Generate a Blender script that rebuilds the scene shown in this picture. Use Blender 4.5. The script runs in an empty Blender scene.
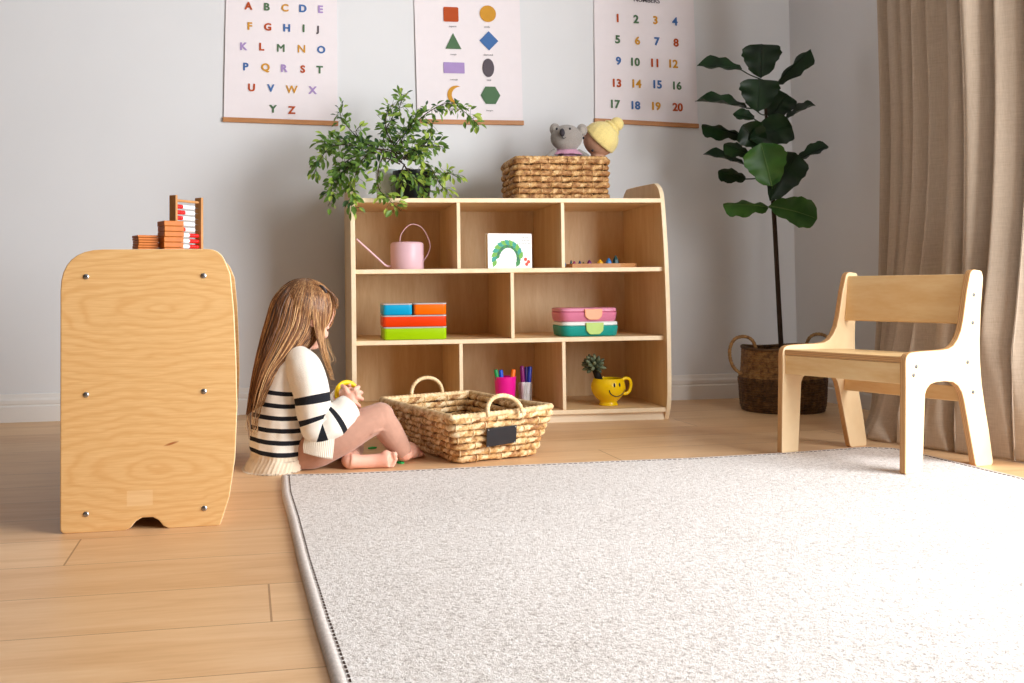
import bpy, bmesh, math, random
from mathutils import Vector as V, Matrix, Quaternion, noise
random.seed(7)
S = bpy.context.scene
COL = S.collection
PI = math.pi
sin, cos = math.sin, math.cos

# ---------------------------------------------------------------- camera (focal length worked out from the photograph, 1024 x 683)
F, CX, CY, YAW, PITCH, ROLL, EYE = 1000.0, 430.0, 252.0, math.radians(10.5), .034, -.011, .5
ROT = Matrix.Rotation(-YAW, 3, 'Z') @ Matrix.Rotation(PI/2 + PITCH, 3, 'X') @ Matrix.Rotation(ROLL, 3, 'Z')
cam_data = bpy.data.cameras.new('camera')
cam = bpy.data.objects.new('camera', cam_data)
COL.objects.link(cam)
cam.matrix_world = Matrix.Translation((0, 0, EYE)) @ ROT.to_4x4()
cam_data.sensor_width = 36
cam_data.lens = F*36/1024
cam_data.shift_x = (512 - CX)/1024
cam_data.shift_y = (CY - 341.5)/1024
cam_data.clip_start = .02
S.camera = cam
CAM = V((0, 0, EYE))

def ray(x, y): return ROT @ V(((x - CX)/F, -(y - CY)/F, -1))
def at(x, y, Y):                      # the point of the room that depth Y (metres along the side wall) puts behind a pixel
    d = ray(x, y); return CAM + d*(Y/d.y)
def atz(x, y, z):
    d = ray(x, y); return CAM + d*((z - EYE)/d.z)
def onplane(x, y, p, n):
    d = ray(x, y); return CAM + d*((V(p) - CAM).dot(n)/d.dot(n))

# ---------------------------------------------------------------- mesh helpers
class MB:
    def __init__(s): s.v, s.f, s.m = [], [], []
    def add(s, vs, fs, m=0):
        k = len(s.v); s.v += [V(p) for p in vs]
        for i, f in enumerate(fs):
            s.f.append([k + a for a in f]); s.m.append(m[i] if isinstance(m, list) else m)
        return s
    def box(s, c, d, rz=0, m=0):
        R = Matrix.Rotation(rz, 3, 'Z'); c = V(c)
        vs = [c + R @ V((x*d[0]/2, y*d[1]/2, z*d[2]/2)) for z in (-1, 1) for x, y in ((-1, -1), (1, -1), (1, 1), (-1, 1))]
        return s.add(vs, [(3, 2, 1, 0), (4, 5, 6, 7), (0, 1, 5, 4), (1, 2, 6, 5), (2, 3, 7, 6), (3, 0, 4, 7)], m)
    def prism(s, out, o, ux, uy, dv, mc=0, ms=1):
        o, ux, uy, dv = V(o), V(ux), V(uy), V(dv); n = len(out)
        a = [o + ux*p[0] + uy*p[1] for p in out]
        vs = a + [p + dv for p in a]
        fs = [list(range(n))[::-1], list(range(n, 2*n))] + [(i, (i+1) % n, n + (i+1) % n, n + i) for i in range(n)]
        return s.add(vs, fs, [mc, mc] + [ms]*n)
    def tube(s, pts, r, n=8, m=0, cap=True, flat=1.0, up=None, closed=False):
        pts = [V(p) for p in pts]; N = len(pts)
        if not isinstance(r, (list, tuple)): r = [r]*N
        T = []
        for i in range(N):
            if closed: t = pts[(i+1) % N] - pts[i-1]
            else: t = pts[min(i+1, N-1)] - pts[max(i-1, 0)]
            T.append(t.normalized() if t.length > 1e-9 else V((0, 0, 1)))
        u = V(up) if up else (V((0, 0, 1)) if abs(T[0].z) < .9 else V((1, 0, 0)))
        u = (u - T[0]*u.dot(T[0])).normalized()
        vs = []
        for i in range(N):
            u = (u - T[i]*u.dot(T[i])).normalized(); w = T[i].cross(u)
            for k in range(n):
                a = 2*PI*k/n
                vs.append(pts[i] + (u*cos(a) + w*sin(a)*flat)*r[i])
        fs = []
        for i in range(N if closed else N-1):
            j = (i+1) % N
            for k in range(n):
                fs.append((i*n + k, i*n + (k+1) % n, j*n + (k+1) % n, j*n + k))
        if cap and not closed:
            fs += [list(range(n))[::-1], list(range((N-1)*n, N*n))]
        if isinstance(m, list):                 # one material per ring gap
            m = [m[i] for i in range(N-1) for k in range(n)] + [m[0], m[-1]]
        return s.add(vs, fs, m)
    def ball(s, c, r, R=None, nu=20, nv=12, m=0):
        c = V(c); r = (r, r, r) if not isinstance(r, (tuple, list)) else r
        R = R or Matrix.Identity(3)
        vs = [c + R @ V((0, 0, r[2]))]
        for j in range(1, nv):
            b = PI*j/nv
            for i in range(nu):
                a = 2*PI*i/nu; vs.append(c + R @ V((r[0]*sin(b)*cos(a), r[1]*sin(b)*sin(a), r[2]*cos(b))))
        vs.append(c + R @ V((0, 0, -r[2]))); L = len(vs) - 1
        fs = [(0, 1 + i, 1 + (i+1) % nu) for i in range(nu)]
        for j in range(nv-2):
            for i in range(nu):
                a, b = 1 + j*nu, 1 + (j+1)*nu
                fs.append((a + i, b + i, b + (i+1) % nu, a + (i+1) % nu))
        a = 1 + (nv-2)*nu
        fs += [(a + i, L, a + (i+1) % nu) for i in range(nu)]
        return s.add(vs, fs, m)
    def lathe(s, prof, c=(0, 0, 0), n=32, m=0, closed=False):
        c = V(c); N = len(prof); vs = [c + V((r*cos(2*PI*k/n), r*sin(2*PI*k/n), z)) for r, z in prof for k in range(n)]
        fs = [(i*n + k, i*n + (k+1) % n, (i+1)*n + (k+1) % n, (i+1)*n + k) for i in range(N-1) for k in range(n)]
        if closed: fs += [list(range(n))[::-1], list(range((N-1)*n, N*n))]
        return s.add(vs, fs, m)
    def grid(s, P, nu, nv, m=0, fm=None):        # P(i, j) -> point
        vs = [P(i, j) for j in range(nv+1) for i in range(nu+1)]
        fs, ms = [], []
        for j in range(nv):
            for i in range(nu):
                a = j*(nu+1) + i; fs.append((a, a+1, a+nu+2, a+nu+1)); ms.append(fm(i, j) if fm else m)
        return s.add(vs, fs, ms)

def obj(name, mb, mats, parent=None, smooth=False, org=None, bevel=0, seg=2, auto=None):
    o3 = V(org) if org is not None else V((0, 0, 0))
    me = bpy.data.meshes.new(name)
    me.from_pydata([tuple(p - o3) for p in mb.v], [], mb.f)
    mats = mats if isinstance(mats, (list, tuple)) else [mats]
    for x in mats: me.materials.append(x)
    for p, k in zip(me.polygons, mb.m): p.material_index = min(k, len(mats)-1); p.use_smooth = smooth
    bm = bmesh.new(); bm.from_mesh(me); bmesh.ops.recalc_face_normals(bm, faces=bm.faces); bm.to_mesh(me); bm.free()
    if smooth and auto: me.set_sharp_from_angle(angle=math.radians(auto))
    o = bpy.data.objects.new(name, me); COL.objects.link(o)
    if parent: o.parent = parent
    elif org is not None: o.location = o3
    if bevel:
        b = o.modifiers.new('b', 'BEVEL'); b.width = bevel; b.segments = seg; b.limit_method = 'ANGLE'; b.angle_limit = math.radians(40)
    return o

def freeze(o):                       # bakes the modifiers into the mesh
    dg = bpy.context.evaluated_depsgraph_get()
    me = bpy.data.meshes.new_from_object(o.evaluated_get(dg)); o.modifiers.clear(); o.data = me
    return o
def fuse(o, vox, it=4, fac=.5):
    r = o.modifiers.new('r', 'REMESH'); r.mode = 'VOXEL'; r.voxel_size = vox; r.use_smooth_shade = True
    if it:
        s = o.modifiers.new('s', 'SMOOTH'); s.iterations = it; s.factor = fac
    mats = [m for m in o.data.materials]
    freeze(o)
    if not o.data.materials:
        for m in mats: o.data.materials.append(m)
    for p in o.data.polygons: p.use_smooth = True
    return o

def tag(o, label, cat=None, group=None, kind=None):
    if label: o['label'] = label
    if cat: o['category'] = cat
    if group: o['group'] = group
    if kind: o['kind'] = kind
    return o
def thing(name, label, cat, loc=(0, 0, 0), rz=0, group=None):
    o = bpy.data.objects.new(name, None); COL.objects.link(o); o.empty_display_size = .05
    o.location = loc; o.rotation_euler = (0, 0, rz)
    return tag(o, label, cat, group)
def copy_thing(root, loc, rz, label, group=None):
    r = root.copy(); COL.objects.link(r); r.location = loc; r.rotation_euler = (0, 0, rz); r['label'] = label
    if group: r['group'] = group
    for ch in list(root.children):
        c = ch.copy(); COL.objects.link(c); c.parent = r
    return r

def bez(pts, n):                     # Catmull-Rom through points
    P = [V(p) for p in pts]; P = [P[0]*2 - P[1]] + P + [P[-1]*2 - P[-2]]
    out = []; K = len(P) - 3
    for q in range(n+1):
        t = q/n*K; i = min(int(t), K-1); t -= i
        a, b, c, d = P[i:i+4]
        out.append(.5*((2*b) + (c-a)*t + (2*a - 5*b + 4*c - d)*t*t + (3*b - a - 3*c + d)*t**3))
    return out
def lerps(vals, n):                  # n+1 values spread over a list
    out = []; K = len(vals) - 1
    for q in range(n+1):
        t = q/n*K; i = min(int(t), K-1); out.append(vals[i]*(1-(t-i)) + vals[i+1]*(t-i))
    return out
def rrect(w, h, r, n=6, cx=0, cy=0):
    out = []
    for (sx, sy, a0) in ((1, 1, 0), (-1, 1, 90), (-1, -1, 180), (1, -1, 270)):
        for k in range(n+1):
            a = math.radians(a0 + 90*k/n); out.append((cx + sx*(w/2-r) + r*cos(a), cy + sy*(h/2-r) + r*sin(a)))
    return out
def fillet(pts, n=6):                # pts: (x, y, radius) -> outline with rounded corners
    out = []; N = len(pts)
    for i in range(N):
        p, r = V(pts[i][:2]), pts[i][2]
        if r <= 0: out.append(tuple(p)); continue
        a, b = V(pts[i-1][:2]) - p, V(pts[(i+1) % N][:2]) - p
        ang = a.angle(b); d = min(r/math.tan(ang/2), a.length*.49, b.length*.49)
        p0, p1 = p + a.normalized()*d, p + b.normalized()*d
        for k in range(n+1):
            t = k/n; out.append(tuple(p0*(1-t)**2 + p*2*t*(1-t) + p1*t*t))
    return out

# ---------------------------------------------------------------- materials
def srgb(r, g, b): return tuple((c/255/12.92 if c/255 <= .04045 else ((c/255+.055)/1.055)**2.4) for c in (r, g, b)) + (1,)
class NT:
    def __init__(s, name):
        s.mat = bpy.data.materials.new(name); s.mat.use_nodes = True
        s.nt = s.mat.node_tree; s.b = s.nt.nodes['Principled BSDF']; s.b.inputs['Specular IOR Level'].default_value = .35
    def n(s, t, **kw):
        x = s.nt.nodes.new(t)
        for k, v in kw.items():
            if k in x.inputs: x.inputs[k].default_value = v
            else: setattr(x, k, v)
        return x
    def l(s, a, b): s.nt.links.new(a, b)
    def coords(s, scale=(1, 1, 1), loc=(0, 0, 0), rot=(0, 0, 0), kind='Object'):
        t = s.n('ShaderNodeTexCoord'); m = s.n('ShaderNodeMapping')
        m.inputs['Scale'].default_value = scale; m.inputs['Location'].default_value = loc; m.inputs['Rotation'].default_value = rot
        s.l(t.outputs[kind], m.inputs[0]); return m.outputs[0]
    def noise(s, vec, scale, detail=3, dist=0, rough=.5):
        x = s.n('ShaderNodeTexNoise', Scale=scale, Detail=detail, Distortion=dist, Roughness=rough)
        s.l(vec, x.inputs['Vector']); return x.outputs['Fac']
    def ramp(s, fac, stops):
        r = s.n('ShaderNodeValToRGB'); e = r.color_ramp.elements
        while len(e) < len(stops): e.new(.5)
        for el, (p, c) in zip(e, stops): el.position = p; el.color = c
        s.l(fac, r.inputs[0]); return r.outputs[0]
    def mix(s, fac, a, b, mode='MIX'):
        m = s.n('ShaderNodeMix', data_type='RGBA', blend_type=mode)
        for sock, val in ((m.inputs[0], fac), (m.inputs[6], a), (m.inputs[7], b)):
            if hasattr(val, 'links') or hasattr(val, 'is_linked'): s.l(val, sock)
            else: sock.default_value = val
        return m.outputs[2]
    def math(s, op, a, b=0.0, c=0.0):
        m = s.n('ShaderNodeMath', operation=op)
        for sock, val in zip(m.inputs, (a, b, c)):
            if hasattr(val, 'is_linked'): s.l(val, sock)
            else: sock.default_value = val
        return m.outputs[0]
    def bump(s, h, strength=.3, dist=.01):
        b = s.n('ShaderNodeBump', Strength=strength, Distance=dist); s.l(h, b.inputs['Height']); s.l(b.outputs[0], s.b.inputs['Normal'])
    def col(s, c):
        if hasattr(c, 'is_linked'): s.l(c, s.b.inputs['Base Color'])
        else: s.b.inputs['Base Color'].default_value = c
def mul(c, k): return tuple(x*k for x in c[:3]) + (1,)
def plain(name, c, rough=.6, var=.06, scale=30, bump=0, sheen=0, metal=0, bscale=None):
    t = NT(name); co = t.coords(); f = t.noise(co, scale)
    t.col(t.ramp(f, [(.3, mul(c, 1-var)), (.7, mul(c, 1+var))]))
    t.b.inputs['Roughness'].default_value = rough; t.b.inputs['Metallic'].default_value = metal
    if sheen: t.b.inputs['Sheen Weight'].default_value = sheen
    if bump: t.bump(t.noise(co, bscale or scale*4), bump, .004)
    return t.mat
def wood(name, c1, c2, stretch, rough=.45, k=1.0):
    t = NT(name); co = t.coords(stretch)
    a = t.noise(co, 3*k, 4, .6); b = t.noise(co, 22*k, 3, .2)
    f = t.math('ADD', t.math('MULTIPLY', a, .7), t.math('MULTIPLY', b, .3))
    t.col(t.ramp(f, [(.3, c1), (.5, tuple((x+y)/2 for x, y in zip(c1, c2))), (.7, c2)]))
    t.b.inputs['Roughness'].default_value = rough; t.bump(b, .05, .002)
    return t.mat

BIRCH_L, BIRCH_D = srgb(238, 210, 166), srgb(220, 182, 132)
M = {}
M['birch_x'] = wood('birch ply grain along x', BIRCH_D, BIRCH_L, (1.2, 9, 9))
M['birch_y'] = wood('birch ply grain along y', BIRCH_D, BIRCH_L, (9, 1.2, 9))
M['birch_z'] = wood('birch ply grain upright', srgb(218, 182, 134), srgb(236, 208, 166), (9, 9, 1.2))
M['edge'] = wood('pale plywood edge', srgb(238, 212, 172), srgb(250, 230, 198), (5, 5, 5), .5)
M['kick'] = wood('pale birch', srgb(232, 212, 180), srgb(246, 230, 204), (1.5, 9, 9), .5)
def ply_edge(ax):
    t = NT('layered plywood edge ' + 'xyz'[ax]); co = t.coords((1, 1, 1))
    sep = t.n('ShaderNodeSeparateXYZ'); t.l(co, sep.inputs[0])
    w = t.math('SINE', t.math('MULTIPLY', sep.outputs[ax], 2*PI/.0045))
    t.col(t.ramp(t.math('MULTIPLY_ADD', w, .5, .5), [(.2, srgb(178, 128, 80)), (.8, srgb(210, 164, 112))]))
    t.b.inputs['Roughness'].default_value = .5
    return t.mat
M['ply_edge'] = ply_edge(0); M['ply_edge_z'] = ply_edge(2)
M['chair'] = wood('pale birch chair', srgb(222, 190, 146), srgb(236, 210, 170), (7, 1.3, 1.3), .45)
M['chair_x'] = wood('pale birch chair rail', srgb(226, 182, 124), srgb(240, 208, 156), (1.4, 7, 7), .45)
def figured():
    t = NT('figured birch veneer'); co = t.coords((1, 1, 1))
    wob = t.noise(t.coords((2.2, 2, 7)), 2.2, 3, .3)
    sep = t.n('ShaderNodeSeparateXYZ'); t.l(co, sep.inputs[0])
    def rings(cx, cz, ez, sc):
        x = t.math('SUBTRACT', sep.outputs[0], cx); z = t.math('MULTIPLY', t.math('SUBTRACT', sep.outputs[2], cz), ez)
        d = t.math('SQRT', t.math('ADD', t.math('MULTIPLY', x, x), t.math('MULTIPLY', z, z)))
        d = t.math('ADD', d, t.math('MULTIPLY', wob, .2))
        return t.math('SINE', t.math('MULTIPLY', d, sc))
    f1 = rings(.19, .13, 3.2, 120); f2 = rings(.2, .46, 3.6, 110)
    up = t.math('GREATER_THAN', sep.outputs[2], .31)
    f = t.math('ADD', t.math('MULTIPLY', f1, t.math('SUBTRACT', 1.0, up)), t.math('MULTIPLY', f2, up))
    f = t.math('MULTIPLY_ADD', f, .5, .5)
    f = t.math('POWER', f, 3.0)
    fine = t.noise(t.coords((2, 9, 40)), 9, 4, .3)
    base = t.ramp(fine, [(.3, srgb(220, 172, 112)), (.7, srgb(232, 190, 132))])
    c = t.mix(t.math('MULTIPLY', f, .4), base, srgb(210, 152, 88))
    X, Z = sep.outputs[0], sep.outputs[2]
    kx = t.math('DIVIDE', t.math('SUBTRACT', X, .222), .017)
    kz = t.math('DIVIDE', t.math('SUBTRACT', t.math('SUBTRACT', Z, .176), t.math('MULTIPLY', t.math('SUBTRACT', X, .222), .28)), .0032)
    kd = t.math('ADD', t.math('MULTIPLY', kx, kx), t.math('MULTIPLY', kz, kz))
    c = t.mix(t.math('SUBTRACT', 1.0, t.math('MINIMUM', kd, 1.0)), c, srgb(160, 88, 40))      # a small knot
    px_ = t.math('LESS_THAN', t.math('ABSOLUTE', t.math('SUBTRACT', X, .158)), .026); pz_ = t.math('LESS_THAN', t.math('ABSOLUTE', t.math('SUBTRACT', Z, .066)), .016)
    c = t.mix(t.math('MULTIPLY', t.math('MULTIPLY', px_, pz_), .3), c, srgb(244, 214, 168))   # paler patch where a sticker was
    t.col(c)
    t.b.inputs['Roughness'].default_value = .38
    return t.mat
M['figured'] = figured()
M['wall'] = plain('matte white wall paint', srgb(227, 228, 231), .85, .012, 3, .02, bscale=90)
M['trim'] = plain('white satin trim paint', srgb(236, 233, 230), .5, .01, 5)
M['ceil'] = plain('grey ceiling paint', srgb(186, 184, 182), .9, .01, 3)  # unseen ceiling, greyed to hold back the light it bounces
def oak():
    t = NT('oiled oak planks'); co = t.coords()
    sep = t.n('ShaderNodeSeparateXYZ'); t.l(co, sep.inputs[0])
    W_, L_, y0, x0 = .195, 2.1, 1.535, .037
    v = t.math('DIVIDE', t.math('SUBTRACT', sep.outputs[1], y0), W_)
    row = t.math('FLOOR', v); fy = t.math('SUBTRACT', v, row)
    u = t.math('SUBTRACT', t.math('DIVIDE', t.math('SUBTRACT', sep.outputs[0], x0), L_), t.math('MULTIPLY', row, .4136))
    cl = t.math('FLOOR', u); fx = t.math('SUBTRACT', u, cl)
    cmb = t.n('ShaderNodeCombineXYZ'); t.l(row, cmb.inputs[0]); t.l(cl, cmb.inputs[1])
    wn = t.n('ShaderNodeTexWhiteNoise', noise_dimensions='3D'); t.l(cmb.outputs[0], wn.inputs['Vector'])
    sh = t.n('ShaderNodeVectorMath', operation='MULTIPLY_ADD'); t.l(wn.outputs['Color'], sh.inputs[0]); sh.inputs[1].default_value = (7, 7, 7)
    t.l(t.coords((1.3, 11, 1)), sh.inputs[2])
    g = t.noise(sh.outputs[0], 2.2, 4, .9); g2 = t.noise(sh.outputs[0], 12, 3, .3)
    f = t.math('ADD', t.math('MULTIPLY', g, .7), t.math('MULTIPLY', g2, .3))
    c = t.ramp(f, [(.28, srgb(202, 158, 112)), (.5, srgb(220, 180, 136)), (.72, srgb(232, 197, 156))])
    c = t.mix(.32, c, t.ramp(wn.outputs['Value'], [(0, srgb(204, 152, 102)), (1, srgb(238, 200, 156))]))
    ey = t.math('MINIMUM', fy, t.math('SUBTRACT', 1.0, fy)); ex = t.math('MINIMUM', fx, t.math('SUBTRACT', 1.0, fx))
    gy = t.math('LESS_THAN', ey, .006); gx = t.math('LESS_THAN', ex, .0008)
    gap = t.math('MAXIMUM', gy, gx)
    t.col(t.mix(t.math('MULTIPLY', gap, .65), c, srgb(128, 84, 50)))
    t.b.inputs['Roughness'].default_value = .42
    t.bump(t.math('SUBTRACT', t.math('MULTIPLY', g2, .15), gap), .12, .002)
    return t.mat
M['oak'] = oak()
def rugmat():
    t = NT('wool rug pile'); co = t.coords()
    a = t.noise(co, 130, 4, .3, .7); b = t.noise(co, 420, 2); c = t.noise(co, 2.2, 2)
    f = t.math('ADD', t.math('MULTIPLY', a, .65), t.math('MULTIPLY', b, .35))
    f = t.math('ADD', f, t.math('MULTIPLY', t.math('SUBTRACT', c, .5), .08))
    t.col(t.ramp(f, [(.36, srgb(154, 142, 134)), (.47, srgb(210, 201, 195)), (.62, srgb(238, 233, 230))]))
    t.b.inputs['Roughness'].default_value = .95; t.b.inputs['Sheen Weight'].default_value = .2
    t.bump(f, .7, .006)
    return t.mat
M['rug'] = rugmat()
M['rug_edge'] = plain('taupe rug binding', srgb(208, 198, 192), .9, .12, 160, .3)
M['stitch'] = plain('dark brown thread', srgb(70, 52, 44), .8, .2, 200)
M['curtain'] = None
def linen():
    t = NT('beige linen'); co = t.coords((1, 1, 1))
    a = t.noise(t.coords((140, 140, 9)), 3, 2); b = t.noise(t.coords((9, 9, 160)), 3, 2)
    f = t.math('ADD', t.math('MULTIPLY', a, .5), t.math('MULTIPLY', b, .5))
    t.col(t.ramp(f, [(.3, srgb(182, 163, 143)), (.7, srgb(208, 191, 172))]))
    t.b.inputs['Roughness'].default_value = .85; t.b.inputs['Sheen Weight'].default_value = .15
    t.bump(f, .15, .002)
    tr = t.n('ShaderNodeBsdfTranslucent', Color=srgb(206, 176, 148)); ms = t.n('ShaderNodeMixShader', Fac=.12)
    out = [n for n in t.nt.nodes if n.type == 'OUTPUT_MATERIAL'][0]
    t.l(t.b.outputs[0], ms.inputs[1]); t.l(tr.outputs[0], ms.inputs[2]); t.l(ms.outputs[0], out.inputs[0])
    return t.mat
M['curtain'] = linen()
def leafmat(name, c1, c2, rough=.4, trans=.28, scale=8):
    t = NT(name); co = t.coords(); f = t.noise(co, scale, 2)
    t.col(t.ramp(f, [(.35, c1), (.65, c2)])); t.b.inputs['Roughness'].default_value = rough
    tr = t.n('ShaderNodeBsdfTranslucent', Color=mul(c2, 1.5)); ms = t.n('ShaderNodeMixShader', Fac=trans)
    out = [n for n in t.nt.nodes if n.type == 'OUTPUT_MATERIAL'][0]
    t.l(t.b.outputs[0], ms.inputs[1]); t.l(tr.outputs[0], ms.inputs[2]); t.l(ms.outputs[0], out.inputs[0])
    return t.mat
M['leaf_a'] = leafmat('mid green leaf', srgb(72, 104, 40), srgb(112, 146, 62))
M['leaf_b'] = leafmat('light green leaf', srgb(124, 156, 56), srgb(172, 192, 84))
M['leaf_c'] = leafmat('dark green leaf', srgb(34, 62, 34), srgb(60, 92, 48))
M['fig'] = leafmat('dark fig leaf', srgb(14, 34, 16), srgb(26, 54, 24), .42, .05, 14)
M['fig_l'] = leafmat('mid green fig leaf', srgb(42, 84, 32), srgb(66, 108, 44), .4, .1, 14)
M['vein'] = plain('pale leaf vein', srgb(96, 128, 66), .5)
M['bark'] = plain('dark brown bark', srgb(58, 42, 32), .8, .25, 60, .5)
M['twig'] = plain('dark twig', srgb(66, 52, 38), .8, .2, 60)
M['steel'] = plain('brushed steel screw', srgb(170, 172, 176), .3, .05, 60, metal=1)
M['screw_d'] = plain('dark steel screw', srgb(92, 94, 98), .35, .05, 60, metal=1)
M['black'] = plain('black plastic', srgb(24, 26, 30), .4, .1)
M['paper'] = plain('white poster paper', srgb(240, 232, 236), .8, .01)
M['bar'] = wood('oak poster bar', srgb(176, 118, 72), srgb(204, 146, 96), (1.5, 9, 9), .5)
INK = dict(r=srgb(182, 78, 34), g=srgb(84, 116, 84), m=srgb(208, 150, 52), b=srgb(72, 112, 170), l=srgb(172, 146, 200), k=srgb(92, 84, 92))
for k_, c_ in INK.items(): M['ink_'+k_] = plain('printed ink '+k_, c_, .8, .03)
M['ink_t'] = plain('grey caption ink', srgb(150, 146, 150), .8)
def strawmat(name, c1, c2, c3):
    t = NT(name); co = t.coords((1, 1, 1))
    a = t.noise(co, 55, 3, .4); b = t.noise(co, 240, 2)
    f = t.math('ADD', t.math('MULTIPLY', a, .7), t.math('MULTIPLY', b, .3))
    t.col(t.ramp(f, [(.32, c1), (.5, c2), (.68, c3)])); t.b.inputs['Roughness'].default_value = .6
    t.bump(b, .4, .003)
    return t.mat
M['straw'] = strawmat('golden water hyacinth', srgb(128, 82, 40), srgb(204, 158, 100), srgb(244, 214, 164))
M['straw_l'] = strawmat('pale water hyacinth', srgb(190, 150, 102), srgb(230, 198, 150), srgb(248, 226, 190))
M['seagrass'] = strawmat('brown seagrass', srgb(84, 58, 34), srgb(142, 104, 62), srgb(176, 136, 84))
M['seagrass_d'] = strawmat('dark stained seagrass', srgb(46, 32, 20), srgb(92, 64, 38), srgb(132, 98, 58))
# ---------------------------------------------------------------- room shell
def struct(name, mb, m, **kw):
    return tag(obj(name, mb, m, **kw), None, kind='structure')
WX, WY, CEIL = 2.39, 4.05, 2.75
struct('floor', MB().box((.1, .6, -.05), (6.6, 7.6, .1)), M['oak'])
struct('wall_back', MB().box((-.3, WY + .06, CEIL/2), (5.5, .12, CEIL)), M['wall'])
wy0, wy1, wz0, wz1 = -.55, 2.75, .05, 2.35          # opening of the garden window in the right wall
r = MB()
r.box((WX + .06, (wy1 + WY)/2, CEIL/2), (.12, WY - wy1, CEIL))
r.box((WX + .06, (wy0 - 3.1)/2, CEIL/2), (.12, wy0 + 3.1, CEIL))
r.box((WX + .06, (wy0 + wy1)/2, (wz1 + CEIL)/2), (.12, wy1 - wy0, CEIL - wz1))
r.box((WX + .06, (wy0 + wy1)/2, wz0/2), (.12, wy1 - wy0, wz0))
struct('wall_right', r, M['wall'])
fr = MB()
for y in (wy0 + .03, (wy0 + wy1)/2, wy1 - .03): fr.box((WX + .07, y, (wz0 + wz1)/2), (.06, .06, wz1 - wz0))
for z in (wz0 + .03, wz1 - .03): fr.box((WX + .07, (wy0 + wy1)/2, z), (.06, wy1 - wy0 - .12, .06))
struct('window_1', fr, M['trim'])
struct('ceiling', MB().box((-.3, .5, CEIL + .05), (5.6, 7.3, .1)), M['ceil'])
def skirting(p0, p1, inward):
    prof = [(0, 0), (.016, 0), (.016, .058), (.011, .064), (.014, .07), (.014, .082), (.008, .09), (.006, .104), (0, .106)]
    return MB().prism(prof, p0, inward, (0, 0, 1), V(p1) - V(p0), 0, 0)
struct('baseboard_back', skirting((-3.05, WY, 0), (WX, WY, 0), (0, -1, 0)), M['trim'])
struct('baseboard_right', skirting((WX, wy1, 0), (WX, WY - .016, 0), (-1, 0, 0)), M['trim'])

# ---------------------------------------------------------------- open display shelf by the back wall
YS = -.0524
P0 = V((1.509, 3.46, 0))
SU, SV = V((cos(YS), sin(YS), 0)), V((-sin(YS), cos(YS), 0))
def sh(x, d, z=0): return P0 + SU*x + SV*d + V((0, 0, z))       # shelf coordinates -> room
shelf = thing('display_shelf', 'tall birch plywood shelf unit with seven open cubbies against the back wall', 'shelf', P0, YS)
prof = [(.024, 0), (-.004, .055), (-.014, .147), (-.017, .29), (-.014, .44), (-.005, .60), (.008, .72), (.022, .81), (.04, .85), (.075, .873), (.12, .879), (.37, .886), (.42, .878), (.452, .85), (.468, .79), (.47, .7), (.47, 0)]
prof = [(p.x, p.y) for p in bez([(a, b, 0) for a, b in prof[:16]], 60)] + [(.47, 0)]
TH = .0165
for x in (-1.143, .006):
    obj('side_panel', MB().prism(prof, (x, 0, 0), (0, 1, 0), (0, 0, 1), (TH, 0, 0)), [M['birch_z'], M['edge']], shelf, bevel=.0015)
XL, XR = -1.143 + TH, .006
def board(name, x0, x1, d0, d1, z0, z1, front, face):
    mb = MB().box(((x0+x1)/2, (d0+d1)/2, (z0+z1)/2), (x1-x0, d1-d0, z1-z0), m=0)
    mb.m[mb.m.__len__()-4] = 1
    return obj(name, mb, [face, M['edge']], shelf, bevel=.0015)
for z in (.815, .561, .308, .046):
    board('shelf_board', XL, XR, .012 if z > .3 else .006, .45, z - .016, z, 1, M['birch_x'])
for x, z0, z1 in ((-.7545, .561, .799), (-.3695, .561, .799), (-.5605, .308, .545), (-.751, .046, .292), (-.373, .046, .292)):
    board('divider', x - .0065, x + .0065, .012, .45, z0, z1, 1, M['birch_z'])
obj('back_panel', MB().box(((XL+XR)/2, .46, .42), (XR-XL, .014, .79)), M['birch_z'], shelf)
obj('kick_board', MB().box(((XL+XR)/2, .03, .0145), (XR-XL, .014, .029)), M['kick'], shelf)

# ---------------------------------------------------------------- low cabinet seen from its end
cab = thing('low_storage_cabinet', 'low birch plywood cabinet seen end on, with rounded corners and a notch at the floor', 'cabinet', (-.375, 2.172, 0), 0)
co_ = [(0, 0, .012), (.128, 0, .015), (.14, .006, 0), (.150, .018, 0), (.162, .025, 0), (.184, .025, 0), (.196, .018, 0), (.205, .006, 0), (.216, 0, .015), (.321, 0, .01)]
cprof = fillet(co_ + [(.341, .06, .03), (.353, .14, .05), (.358, .25, .06), (.356, .35, .06), (.352, .45, .06), (.345, .53, .04), (.324, .584, .06), (.0, .584, .085)], 8)
CW = .95
for y in (0, CW - .018):
    p = obj('side_panel', MB().prism(cprof, (0, y, 0), (1, 0, 0), (0, 0, 1), (0, .018, 0)), [M['figured'], M['edge']], cab, bevel=.0022)
    for sx in (.051, .289):
        for sz in (.038, .283, .527):
            s = MB().lathe([(0, 0), (.0058, .0), (.0056, .0014), (.004, .0026), (.0018, .003), (.0017, .0016), (0, .0016)], n=14)
            for i, q in enumerate(s.v): s.v[i] = V((sx + q.x, (-q.z) if y == 0 else (CW + q.z), sz + q.y))
            obj('screw', s, M['steel'], p, smooth=True, auto=40)
for z, x0_, x1 in ((.575, .088, .305), (.31, .012, .335), (.06, .012, .33)):
    mb = MB().box(((x1 + x0_)/2, CW/2, z), (x1 - x0_, CW - .036, .016)); mb.m[-2] = 1
    obj('shelf_board', mb, [M['birch_y'], M['edge']], cab, bevel=.0015)
obj('back_panel', MB().box((.012, CW/2, .275), (.01, CW - .036, .43)), M['birch_y'], cab)
obj('kick_board', MB().box((.3, CW/2, .028), (.014, CW - .036, .05)), M['kick'], cab)
CT = .584                                            # nothing above this edge is hidden by it

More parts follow.
